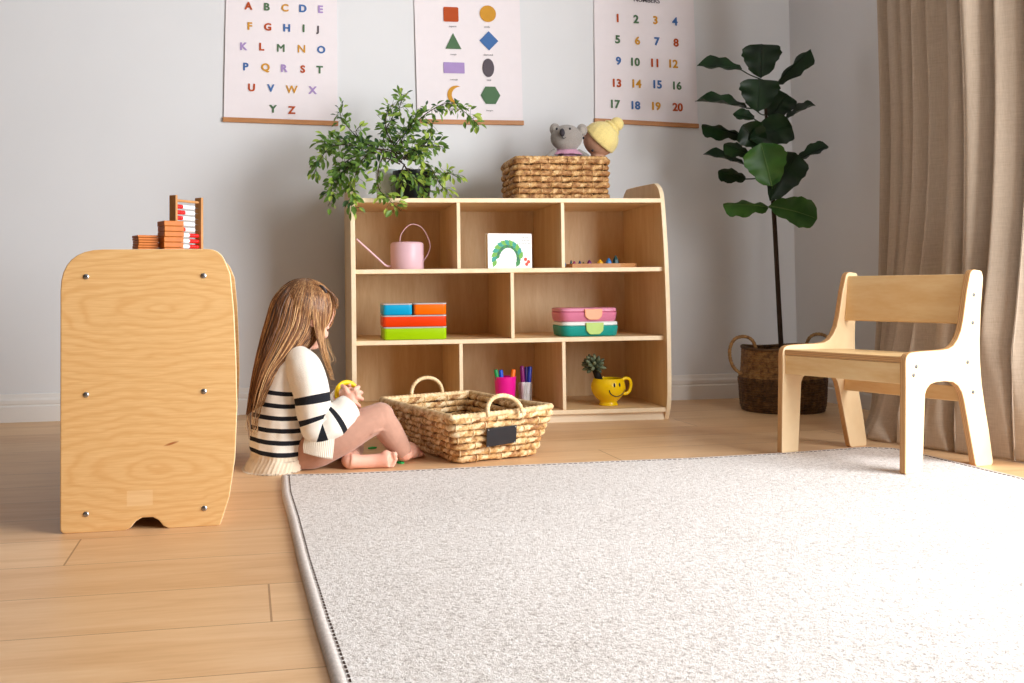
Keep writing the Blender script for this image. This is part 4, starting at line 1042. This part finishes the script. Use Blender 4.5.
# ---------------------------------------------------------------- the child
GY = 2.84
rnd = random.Random(21)
pers = None
def gp(px, py, Y=GY): return at(px, py, Y)
u = px_m(gp(300, 400))                                # metres per photo pixel at the child
GO = V((gp(285, 470).x, GY - .02, 0))
fa = math.radians(20); FD = V((cos(fa), sin(fa), 0)); RD = V((sin(fa), -cos(fa), 0))     # the way she faces, and her right
def skin_mat():
    t = NT('child skin'); co = t.coords(); f = t.noise(co, 14, 3)
    t.col(t.ramp(f, [(.35, srgb(226, 168, 146)), (.65, srgb(240, 190, 168))]))
    t.b.inputs['Roughness'].default_value = .5; t.b.inputs['Subsurface Weight'].default_value = .12; t.b.inputs['Subsurface Radius'].default_value = (.012, .005, .003)
    return t.mat
M['skin'] = skin_mat()
HC = gp(306, 314, 2.85)                               # head
hf = (FD*.86 + V((0, 0, -.42)) + V((0, .12, 0))).normalized(); hr = (RD - hf*RD.dot(hf)).normalized(); hu = hr.cross(hf).normalized()
if hu.z < 0: hu = -hu
HR = Matrix((hf, hr, hu)).transposed()                # head axes: forward, right, up
hp_ = lambda f, r, up: HC + HR @ V((f, r, up))
b = MB()
b.ball(hp_(-.006, 0, .012), (.084, .070, .078), HR, 28, 20)                      # skull
b.ball(hp_(.026, 0, -.034), (.050, .052, .052), HR, 24, 16)                     # face and jaw
b.ball(hp_(.058, 0, -.066), (.020, .020, .017), HR, 16, 10)                     # chin
for s in (-1, 1):
    b.ball(hp_(.044, s*.030, -.036), (.026, .022, .024), HR, 16, 10)            # cheeks
    b.ball(hp_(-.006, s*.070, -.014), (.017, .006, .024), HR, 14, 10)           # ears
b.ball(hp_(.081, 0, -.030), (.012, .010, .011), HR, 14, 10)                     # nose
b.tube([hp_(.072, 0, -.006), hp_(.082, 0, -.026)], [.008, .010], 10)
b.ball(hp_(.073, 0, -.052), (.010, .016, .006), HR, 14, 8); b.ball(hp_(.071, 0, -.060), (.009, .013, .006), HR, 14, 8)   # lips
neck = gp(297, 352, 2.845)
b.tube([hp_(-.02, 0, -.03), gp(300, 340, 2.847), neck, gp(290, 372, 2.84)], [.042, .036, .038, .055], 16)
chest, belly_, pelv = gp(287, 390, 2.84), gp(283, 425, 2.84), gp(282, 454, 2.835)
b.tube(bez([gp(292, 362, 2.84), chest, belly_, pelv], 16), lerps([.05, .070, .066, .064], 16), 20)
shR, shL = neck + RD*.072 + V((0, 0, -.035)) - FD*.012, neck - RD*.072 + V((0, 0, -.035)) - FD*.012
b.tube([neck + V((0, 0, -.02)), shR], [.034, .033], 14); b.tube([neck + V((0, 0, -.02)), shL], [.034, .033], 14)
elR, wrR = gp(317, 424, 2.735), gp(351, 405, 2.752)
elL, wrL = gp(322, 425, 2.945), gp(342, 397, 2.835)
for sh_, el, wr in ((shR, elR, wrR), (shL, elL, wrL)):
    b.tube(bez([sh_, sh_.lerp(el, .5), el], 8), lerps([.033, .030, .026], 8), 14); b.tube(bez([el, el.lerp(wr, .45), wr], 8), lerps([.026, .025, .017], 8), 14)
# hands: palm, four fingers, thumb
def hand(wr, palm, knuck, fingers, thumb, rp, nrm):
    ax = (palm - wr).normalized()
    b.tube([wr, wr.lerp(palm, .6), palm], [.0165, .018, .02], 14)
    side = ax.cross(nrm).normalized(); R = Matrix((ax, side, nrm)).transposed()
    b.ball(palm, (rp, rp*.85, rp*.5), R, 18, 12)
    for chain, r in fingers:
        b.tube(bez(chain, 10), lerps([r*1.08, r, r*.95, r*.8], 10), 9); b.ball(chain[-1], r*.84, nu=10, nv=8)
    b.tube(bez(thumb, 8), lerps([.0088, .0082, .0066], 8), 10); b.ball(thumb[-1], .0066, nu=10, nv=8)
palm = gp(351, 395.5, 2.765)
hand(wrR, palm, None, [
    ([palm + V((.0, 0, 0)), gp(355, 389, 2.752), gp(358.5, 387.2, 2.772), gp(357.5, 386, 2.792)], .0062),
    ([palm + V((.0, 0, 0)), gp(357.3, 392.3, 2.748), gp(361.3, 392.6, 2.766), gp(360.6, 393.6, 2.784)], .0064),
    ([palm + V((.0, 0, -.002)), gp(357.6, 397, 2.748), gp(362, 398.8, 2.764), gp(361.3, 400, 2.782)], .0062),
    ([palm + V((.0, 0, -.004)), gp(355.6, 402, 2.752), gp(359.2, 405.6, 2.764), gp(359.6, 407.2, 2.778)], .0056)],
    [wrR.lerp(palm, .55), gp(346, 389.5, 2.757), gp(342.2, 386.2, 2.772)], .026, V((.3, -1, 0)).normalized())
palmL = gp(349, 391, 2.832)
hand(wrL, palmL, None, [
    ([palmL, gp(353.5, 388, 2.842), gp(357.5, 388, 2.828), gp(357.5, 390, 2.812)], .006),
    ([palmL, gp(354.5, 391.5, 2.842), gp(359, 392.5, 2.828), gp(358.6, 394.5, 2.812)], .0062),
    ([palmL, gp(354.5, 395, 2.842), gp(358.5, 396.5, 2.828), gp(358, 398.5, 2.812)], .006),
    ([palmL, gp(353, 399, 2.840), gp(356.4, 401, 2.828), gp(356, 402.5, 2.814)], .0054)],
    [wrL.lerp(palmL, .5), gp(347, 386.5, 2.815), gp(349.5, 384.5, 2.803)], .025, V((0, 1, 0)))
# legs and feet
hipR, knR, anR = gp(298, 456, 2.80), gp(381, 417, 2.765), gp(404, 450, 2.80)
hipL, knL, anL = gp(292, 452, 2.90), gp(351, 438, 3.0), gp(352, 461, 2.79)
b.tube(bez([hipR, hipR.lerp(knR, .5), knR], 10), lerps([.042, .046, .036], 10), 16); b.tube(bez([knR, knR.lerp(anR, .4) + V((-.004, 0, 0)), anR], 10), lerps([.036, .034, .022], 10), 16)
b.tube(bez([hipL, hipL.lerp(knL, .5), knL], 10), lerps([.044, .050, .036], 10), 16); b.tube(bez([knL, knL.lerp(anL, .5), anL], 10), lerps([.036, .032, .022], 10), 16)
heelR = atz(404, 457, .018); ballR = atz(422, 450, .014)
fd = (ballR - heelR); fd.z = 0; fd.normalize(); fs_ = V((-fd.y, fd.x, 0))
b.tube([anR, anR.lerp(heelR, .6), heelR + V((0, 0, .004))], [.023, .024, .02], 14)
b.tube(bez([heelR + V((0, 0, .006)), heelR + fd*.035 + V((0, 0, .014)), heelR + fd*.075 + V((0, 0, .004)), heelR + fd*.1], 8), lerps([.0205, .025, .021, .013], 8), 14)
for k, (off, L, r) in enumerate(((.017, .129, .0088), (.006, .127, .0066), (-.003, .122, .0062), (-.011, .116, .0058), (-.018, .109, .0054))):
    base_ = heelR + fd*.085 + fs_*off*.95; e = heelR + fd*L + fs_*off*1.1; base_.z = .013; e.z = r + .002
    b.tube([base_, base_.lerp(e, .6) + V((0, 0, .003)), e], [.0095, r*1.02, r*.95], 10); b.ball(e, r, nu=10, nv=8)
# left foot lies on its outer side, sole to the room
ly = 2.748
fl = [gp(350, 460.5, ly + .008), gp(360, 461.5, ly + .008), gp(375, 461, ly + .01), gp(388, 460, ly + .008)]
b.tube(bez([anL, gp(349, 460, 2.772), fl[0]], 6), lerps([.022, .022, .021], 6), 14)
b.ball(gp(351, 461.5, ly + .01), (.024, .018, .0215), None, 16, 12)
b.tube(bez(fl, 12), lerps([.021, .019, .0195, .0225], 12), 16)
b.ball(gp(386, 458.5, ly + .006), (.019, .014, .024), None, 16, 12)
for (x0_, y0_, x1_, y1_, r) in ((388, 455, 394.5, 454.6, .0088), (388.5, 459, 395.6, 459, .0064), (388, 462, 394.4, 462.6, .006), (387, 464.5, 392.6, 465.6, .0057), (386, 466.6, 390.4, 468, .0053)):
    b.tube([gp(x0_, y0_, ly + .008), gp((x0_+x1_)/2, (y0_+y1_)/2, ly + .007), gp(x1_, y1_, ly + .001)], [r*1.15, r, r], 10); b.ball(gp(x1_, y1_, ly + .0), r*1.04, nu=10, nv=8)
for i_, q_ in enumerate(b.v):
    if q_.z < .0015: b.v[i_] = V((q_.x, q_.y, .0015))
girl = obj('person', b, M['skin'], smooth=True, org=GO)
fuse(girl, .0026, 5, .5)
tag(girl, 'long haired child in a black striped cream sweater and tan leggings sitting cross legged', 'person')

# leggings
M['legging'] = plain('dusty tan jersey', srgb(188, 142, 122), .85, .05, 60, .12, sheen=.25, bscale=500)
b = MB()
b.tube(bez([gp(279, 458, 2.835), gp(283, 448, 2.835)], 4), .070, 20); b.ball(gp(280, 461, 2.83), (.070, .080, .046), None, 24, 14)
b.tube(bez([gp(300, 456, 2.80), gp(318, 447.5, 2.772), gp(342, 436, 2.757), gp(364, 424, 2.757), gp(379.5, 417, 2.763)], 16), lerps([.046, .053, .050, .044, .0395], 16), 22)
b.ball(gp(380.3, 416.6, 2.765), .0395, None, 20, 14)
b.tube(bez([gp(380, 418, 2.765), gp(389, 431, 2.774), gp(397, 443, 2.787), gp(403, 452, 2.798)], 14), lerps([.039, .038, .033, .0265], 14), 20)
b.tube(bez([hipL, hipL.lerp(knL, .5), knL], 10), lerps([.05, .052, .04], 10), 18); b.ball(knL, .04, None, 18, 12)
b.tube(bez([knL, knL.lerp(anL, .45), knL.lerp(anL, .86)], 10), lerps([.04, .036, .026], 10), 18)
rn2 = random.Random(4)
for k in range(7):                                     # gathered creases behind the knee
    p0 = gp(371 + 2.2*k, 436 - 1.2*k + rn2.uniform(-1, 1), 2.7225 + .002*k); p1 = gp(374.5 + 1.9*k, 427.5 + .6*k, 2.7225 + .002*k)
    b.tube([p0, p0.lerp(p1, .5) + V((.002, -.001, 0)), p1], [.0026, .0034, .002], 6)
for i_, q_ in enumerate(b.v):
    if q_.z < .0125 and q_.y < 2.72 or q_.z < .002: b.v[i_] = V((q_.x, q_.y, .0125 if q_.y < 2.72 else .002))
lg = obj('leggings', b, M['legging'], girl, smooth=True, org=GO)
fuse(lg, .0032, 3, .5); lg['label'] = 'tan leggings'

# sweater: rows of stitches follow the photograph's stripes
M['cream'] = plain('cream knit', srgb(240, 233, 222), .95, .03, 90, .35, sheen=.3, bscale=420)
M['rib'] = plain('ribbed cream knit', srgb(226, 208, 184), .95, .04, 90, .3, sheen=.3, bscale=420)
M['navy_knit'] = plain('black knit stripe', srgb(26, 27, 34), .95, .1, 90, .3, bscale=420)
lev = [(479, 272.8, 31, .124), (472, 273.4, 31, .124), (463, 276, 29.5, .120), (455, 279.5, 27.5, .112), (451.5, 280.5, 28, .106), (449, 281, 30, .106), (440, 281.8, 31, .096), (430, 282.3, 31.4, .088), (415, 283, 31.2, .088), (400, 284, 30, .088), (388, 285.2, 28.6, .088),
       (374, 287.5, 26.5, .090), (364, 290, 24.4, .09), (357, 292.5, 21, .082), (351, 295.5, 15.5, .06), (346, 297.8, 12.5, .044), (341, 299, 11.8, .041)]
def level(y):
    for a, c in zip(lev, lev[1:]):
        if a[0] >= y >= c[0]:
            t = (a[0] - y)/(a[0] - c[0]); return [a[i]*(1-t) + c[i]*t for i in range(4)]
    return lev[-1] if y < lev[-1][0] else lev[0]
stripes = [(387.6, 391.8), (399.6, 403.9), (411.6, 416), (423.8, 428.2), (435.2, 439.5), (446, 450.4)]
rowsY = sorted(set([479 - 1.35*k for k in range(21)] + [v for s_ in stripes for v in s_] + [450.4 - 2.35*k for k in range(1, 47)] + [341]), reverse=True)
rowsY = [y for i, y in enumerate(rowsY) if i == 0 or rowsY[i-1] - y > .3 or any(abs(y - v) < .01 for s_ in stripes for v in s_)]
NA = 144; sw = MB()
def torso(i, j):
    y = rowsY[j]; _, cx_, hw, dp = level(y); c = gp(cx_, y, GY - .004); a = 2*PI*i/NA
    rx, ry = hw*u, dp
    # the side towards her lap is opened out over the thighs below the waist
    n_ = noise.noise((cos(a)*1.6, sin(a)*1.6, y*.028)); fold = .0045*n_ + .003*noise.noise((cos(a)*4, sin(a)*4, y*.05 + 3))
    rib = .0016*cos(a*44) if y > 451.5 else 0
    wav = 0
    p = c + V((cos(a)*(rx + fold + rib), 0, 0)) + V((0, sin(a)*(ry + fold + rib), 0))
    z = p.z + .004*sin(a*2 + 1)*(y < 455) + .002*n_
    if y > 452: z += max(0, cos(a - .0))**2*.03*(y - 452)/27
    return V((p.x, p.y, max(z, .0125 if p.y < 2.712 and p.x > .088 else .0015)))
fmf = lambda i, j: 2 if any(s_[0] - .01 <= rowsY[j+1] and rowsY[j] <= s_[1] + .01 for s_ in stripes) else (1 if rowsY[j] > 451 else 0)
sw.grid(torso, NA, len(rowsY) - 1, fm=fmf)
def sleeve(path, rr, n=40, bands=()):
    C_ = bez(path, n); R_ = lerps(rr, n); k0 = len(sw.v)
    ms = [2 if any(a <= (q + .5)/n < b_ for a, b_ in bands) else 0 for q in range(n)]
    sw.tube(C_, R_, 40, m=ms, cap=False, up=(0, -1, 0))
    for q in range(n+1):
        for a in range(40):
            i = k0 + q*40 + a; d = sw.v[i] - C_[q]; t = q/n
            cr = .0028*sin(t*34 + 2*cos(2*PI*a/40) + 1.3)*math.exp(-((t - .55)/.22)**2) + .004*noise.noise((a*.16, t*7, len(path)))
            if t > .86: cr += .0007*cos(a*PI)      # ribbed cuff
            sw.v[i] = C_[q] + d*(1 + cr/max(d.length, .01))
    # turned cuff edge
    e = [sw.v[k0 + n*40 + a].copy() for a in range(40)]; inn = [C_[-1] + (p - C_[-1])*.62 - (C_[-1] - C_[-2]).normalized()*.006 for p in e]
    sw.add(e + inn, [(a, (a+1) % 40, 40 + (a+1) % 40, 40 + a) for a in range(40)], 0)
sleeve([gp(296, 360, 2.79), gp(304, 369, 2.752), gp(311, 392, 2.735), gp(315, 416, 2.730), gp(321, 427, 2.726), gp(333, 421, 2.726), gp(344, 412, 2.735), gp(350.5, 406.5, 2.744)],
       [.044, .050, .049, .047, .047, .045, .041, .036], 72, bands=[(.305, .345), (.435, .475), (.575, .615), (.72, .76)])
sleeve([gp(294, 362, 2.89), gp(298, 372, 2.925), gp(308, 396, 2.945), gp(318, 424, 2.945), gp(330, 419, 2.905), gp(342, 399, 2.842)], [.044, .050, .048, .046, .043, .034], 60, bands=[(.3, .35), (.43, .48), (.56, .61), (.69, .74)])
# front flap of the ribbed hem lying over the thigh
fl4 = [[gp(308, 428, 2.722), gp(333.5, 421.5, 2.705)], [gp(303.5, 444, 2.716), gp(333.8, 440, 2.700)], [gp(304, 453, 2.712), gp(332, 459.5, 2.698)]]
def flap(i, j):
    s_, t = i/60, j/16; e = bez([q[0].lerp(q[1], s_) + V((0, -.012*sin(PI*s_), 0)) for q in fl4], 16)[j]
    return e + V((0, -.0013*cos(s_*2*PI*15), 0))
f0 = MB().grid(flap, 60, 16, m=0)
sw.add(f0.v, f0.f, 3)
swo = obj('sweater', sw, [M['cream'], M['rib'], M['navy_knit'], plain('pale ribbed hem', srgb(240, 230, 214), .95, .03, 90, .3, bscale=420)], girl, smooth=True, org=GO)
so_ = swo.modifiers.new('t', 'SOLIDIFY'); so_.thickness = .0028; so_.offset = -1
swo['label'] = 'cream sweater with black stripes'

# hair
def hair_mat(name, c1, c2):
    t = NT(name); f = t.noise(t.coords((60, 60, 7)), 5, 3)
    t.col(t.ramp(f, [(.3, c1), (.7, c2)])); t.b.inputs['Roughness'].default_value = .42; t.b.inputs['Specular IOR Level'].default_value = .5
    return t.mat
HM = [hair_mat('chestnut hair', srgb(92, 56, 30), srgb(132, 86, 50)), hair_mat('honey brown hair', srgb(132, 84, 46), srgb(172, 122, 74)), hair_mat('blonde hair', srgb(184, 136, 86), srgb(222, 180, 128)), hair_mat('dark brown hair', srgb(54, 32, 18), srgb(92, 58, 34))]
hm = MB()
# solid cap under the strands
cap = MB().ball(hp_(-.010, 0, .012), (.088, .0755, .083), HR, 40, 26)
keep = []
for i_, f_ in enumerate(cap.f):
    c = sum((cap.v[k] for k in f_), V())/len(f_) - HC; l = HR.transposed() @ c
    if l.x < .052 - .45*max(0, -l.z - .0) and l.z > -.05: keep.append(f_)
hm.add(cap.v, keep, 0)
LB = [(300, 281.5), (285, 286), (273, 299), (266, 320), (259, 345), (253.5, 370), (249, 395), (246.5, 415), (249, 440)]
RB = [(310, 282.5), (320, 294), (322.5, 312), (320, 334), (303, 355), (284, 371), (272, 388), (264, 404), (258, 424)]
def strand(path, r, m, n=14, push=1.0, trim=1.0):
    C_ = bez(path, n)
    if trim < 1: C_ = bez(C_[:max(4, int(trim*(n+1)))], n)
    for i_, q_ in enumerate(C_):
        if i_ > n*push: break
        l = HR.transposed() @ (q_ - hp_(-.010, 0, .012)); e = math.sqrt((l.x/.088)**2 + (l.y/.0755)**2 + (l.z/.083)**2)
        if 0 < e < 1.03: C_[i_] = hp_(-.010, 0, .012) + HR @ (l*(1.03/e))
    hm.tube(C_, lerps([r*.55, r, r, r*.9, r*.15], n), 5, m, flat=.6)
for k in range(760):
    a = rnd.random(); kk = rnd.random()**.6; far = k % 4 == 0
    jit = rnd.gauss(0, .05); L = rnd.uniform(.66, 1.0)
    path = []
    for q, (l, r_) in enumerate(zip(LB, RB)):
        if q/8 > L + .01: break
        aa = min(1, max(0, a + jit*q/8 + .02*sin(q + k)))
        px, py = l[0]*(1-aa) + r_[0]*aa, l[1]*(1-aa) + r_[1]*aa
        rad = (.02, .058, .074, .080, .088, .095, .099, .096, .092)[q]*math.sqrt(max(0, 1 - (2*aa*.86 - .80)**2)) if q else .02
        Yc = 2.85 - .003*q
        Y = Yc + (rad*kk*.95 if far else -rad*(.8 + .2*kk))
        wob_ = 1.2*sin(q*1.1 + k)*max(0, q - 4)/4
        path.append(gp(px + wob_, py, Y))
    m = rnd.choices([0, 1, 2, 3], [.34, .34, .16, .16] if a > .45 else [.4, .22, .08, .3])[0]
    strand(path, rnd.uniform(.0014, .0026), m, 18)
# lock that falls from the temple in front of the shoulder
FLB = [(308, 284), (312, 297), (313, 318), (316, 336), (321, 354), (327, 370), (332, 384)]
FRB = [(318, 284.5), (325, 297), (326, 316), (324.5, 336), (327.5, 354), (332, 370), (336, 386)]
for k in range(210):
    a = rnd.random(); L = rnd.uniform(.45, 1.0); path = []
    for q, (l, r_) in enumerate(zip(FLB, FRB)):
        aa = min(1, max(0, a + rnd.gauss(0, .04)))
        px, py = l[0]*(1-aa) + r_[0]*aa, l[1]*(1-aa) + r_[1]*aa
        Y = (2.83, 2.778, 2.765, 2.762, 2.752, 2.735, 2.728)[q] + .012*rnd.random() + .02*aa*(q < 5)
        path.append(gp(px, py, Y))
    if len(path) > 3: strand(path, rnd.uniform(.0011, .0020), rnd.choices([0, 1, 2], [.2, .4, .4])[0], 18, .25, L)
# hair on the far side of the face
for k in range(90):
    a = rnd.random(); L = rnd.uniform(.3, .62); path = []
    for q, (l, r_) in enumerate(zip(FLB, FRB)):
        if q/6 > L + .01: break
        path.append(gp(l[0]*(1-a) + r_[0]*a - 2.4*q, l[1]*(1-a) + r_[1]*a, (2.865, 2.915, 2.926, 2.928, 2.932, 2.945, 2.95)[q] - .015*a))
    if len(path) > 3: strand(path, rnd.uniform(.0012, .0022), rnd.choices([0, 1, 2], [.3, .4, .3])[0], 12)
for k in range(90):                                   # bangs over the forehead
    a = rnd.random(); Y0 = 2.80 + .11*rnd.random()
    strand([gp(309 + 5*a, 284, Y0), gp(321 + 5*a, 286.5 + 2*a, Y0 + .004), gp(332 + 4*a, 294 + 3*a, Y0 + .008), gp(335 + 3.5*a + rnd.gauss(0, .8), 301 + rnd.uniform(0, 9), Y0 + .01)], rnd.uniform(.0009, .0017), rnd.choices([0, 1, 2], [.3, .4, .3])[0], 10)
for k in range(10):                                   # stray wisps by the chin and at the ends
    x = rnd.uniform(323, 329); strand([gp(x, 338, 2.79), gp(x + rnd.uniform(1, 5), 350, 2.78), gp(x + rnd.uniform(2, 8), 360, 2.775), gp(x + rnd.uniform(1, 7), 366 + rnd.uniform(-6, 8), 2.77)], .00035, 2, 8)
for k in range(16):
    x = rnd.uniform(248, 262); strand([gp(x, 400, 2.80), gp(x - 1, 415, 2.785), gp(x - rnd.uniform(-3, 5), 428, 2.78), gp(x + rnd.uniform(-6, 8), 436, 2.78)], .0007, rnd.choice([0, 1, 2]), 8)
ho = obj('hair', hm, HM, girl, smooth=True, org=GO)
ho['label'] = 'long straight light brown hair'
clip = MB().tube(bez([gp(319.5, 285.5, 2.784), gp(323, 288, 2.776), gp(326.5, 293, 2.772)], 8), lerps([.003, .0055, .003], 8), 8, flat=.5)
obj('hair_clip', clip, plain('dark grey hair clip', srgb(78, 70, 72), .4), girl, smooth=True, org=GO)
for s in (-1, 1):                                     # eyes look down at her hands
    e = MB().ball(hp_(.0615, s*.026, -.012), (.009, .0115, .0075), HR, 14, 10, 0); e.tube(bez([hp_(.064, s*.036, -.019), hp_(.071, s*.026, -.0205), hp_(.068, s*.016, -.019)], 8), lerps([.0008, .0013, .0008], 8), 6, 1)
    obj('eyelid', e, [M['skin'], HM[3]], girl, smooth=True, org=GO)
    br_ = MB().tube(bez([hp_(.062, s*.040, .004), hp_(.072, s*.027, .008), hp_(.075, s*.013, .005)], 8), lerps([.0012, .0022, .0016], 8), 6, flat=.6)
    obj('eyebrow', br_, HM[0], girl, smooth=True, org=GO)
lp = MB().tube(bez([hp_(.074, -.015, -.056), hp_(.0825, 0, -.0555), hp_(.074, .015, -.056)], 8), lerps([.001, .0024, .001], 8), 6, flat=.7)
obj('lips', lp, plain('rose lips', srgb(200, 116, 108), .5), girl, smooth=True, org=GO)

# the yellow ring in her hands, and two green bits on the floor
rc = gp(346.5, 393, 2.797); e1, e2 = V((.97, .25, 0)).normalized(), V((0, .15, 1)).normalized()
ring_ = MB().tube([rc + e1*(10.4*u*cos(a)) + e2*(10.4*u*sin(a)) for a in [2*PI*k/48 for k in range(48)]], .0072, 10, flat=.75, closed=True)
tag(obj('toy_ring', ring_, plain('yellow toy plastic', srgb(244, 204, 20), .35, .02), smooth=True, org=rc), 'yellow plastic ring toy held in the child\'s hands', 'toy')
for (x, y, rz_2, lb) in ((372.5, 448.5, .4, 'small bright green toy leaf on the floor under the child\'s raised knee'), (399.5, 463, 2.2, 'small bright green toy leaf on the floor beside the child\'s bare toes')):
    o = atz(x, y, .0005); mb = MB()
    n7 = 12; up_ = [V((.0155*cos(2*PI*k/n7), .0085*sin(2*PI*k/n7)*(1 - .35*cos(2*PI*k/n7)), 0)) for k in range(n7)]
    Rm = Matrix.Rotation(rz_2, 3, 'Z')
    vs = [o + Rm @ p for p in up_] + [o + Rm @ (p*1.0) + V((0, 0, .004)) for p in up_] + [o + V((0, 0, .0062))]
    mb.add(vs, [list(range(n7))[::-1]] + [(k, (k+1) % n7, n7 + (k+1) % n7, n7 + k) for k in range(n7)] + [(n7 + k, n7 + (k+1) % n7, 2*n7) for k in range(n7)])
    tag(obj('toy_leaf', mb, plain('green toy plastic', srgb(20, 176, 84), .4, .02), org=o), lb, 'toy')
# ---------------------------------------------------------------- light
w = bpy.data.worlds.new('sky'); S.world = w; w.use_nodes = True
bg = w.node_tree.nodes['Background']; bg.inputs[0].default_value = (.86, .93, 1, 1); bg.inputs[1].default_value = .03
def area(name, loc, direction, sx, sy, power, col, spread=180):
    l = bpy.data.lights.new(name, 'AREA'); l.shape = 'RECTANGLE'; l.size, l.size_y = sx, sy; l.energy = power; l.color = col; l.spread = math.radians(spread)
    o = bpy.data.objects.new(name, l); COL.objects.link(o); o.location = loc
    o.rotation_euler = V(direction).to_track_quat('-Z', 'Y').to_euler(); return o
area('window_daylight', (WX + .3, .65, 1.25), (-1, .55, .0), 2.2, 2.1, 224, (.97, .99, 1))
S.view_settings.view_transform = 'Standard'; S.view_settings.look = 'None'; S.view_settings.exposure = 0; S.view_settings.gamma = 1
S.view_settings.use_curve_mapping = False
S.cycles.max_bounces = 8; S.cycles.diffuse_bounces = 5; S.cycles.transparent_max_bounces = 12
S.cycles.sample_clamp_indirect = 6
S.cycles.use_denoising = True
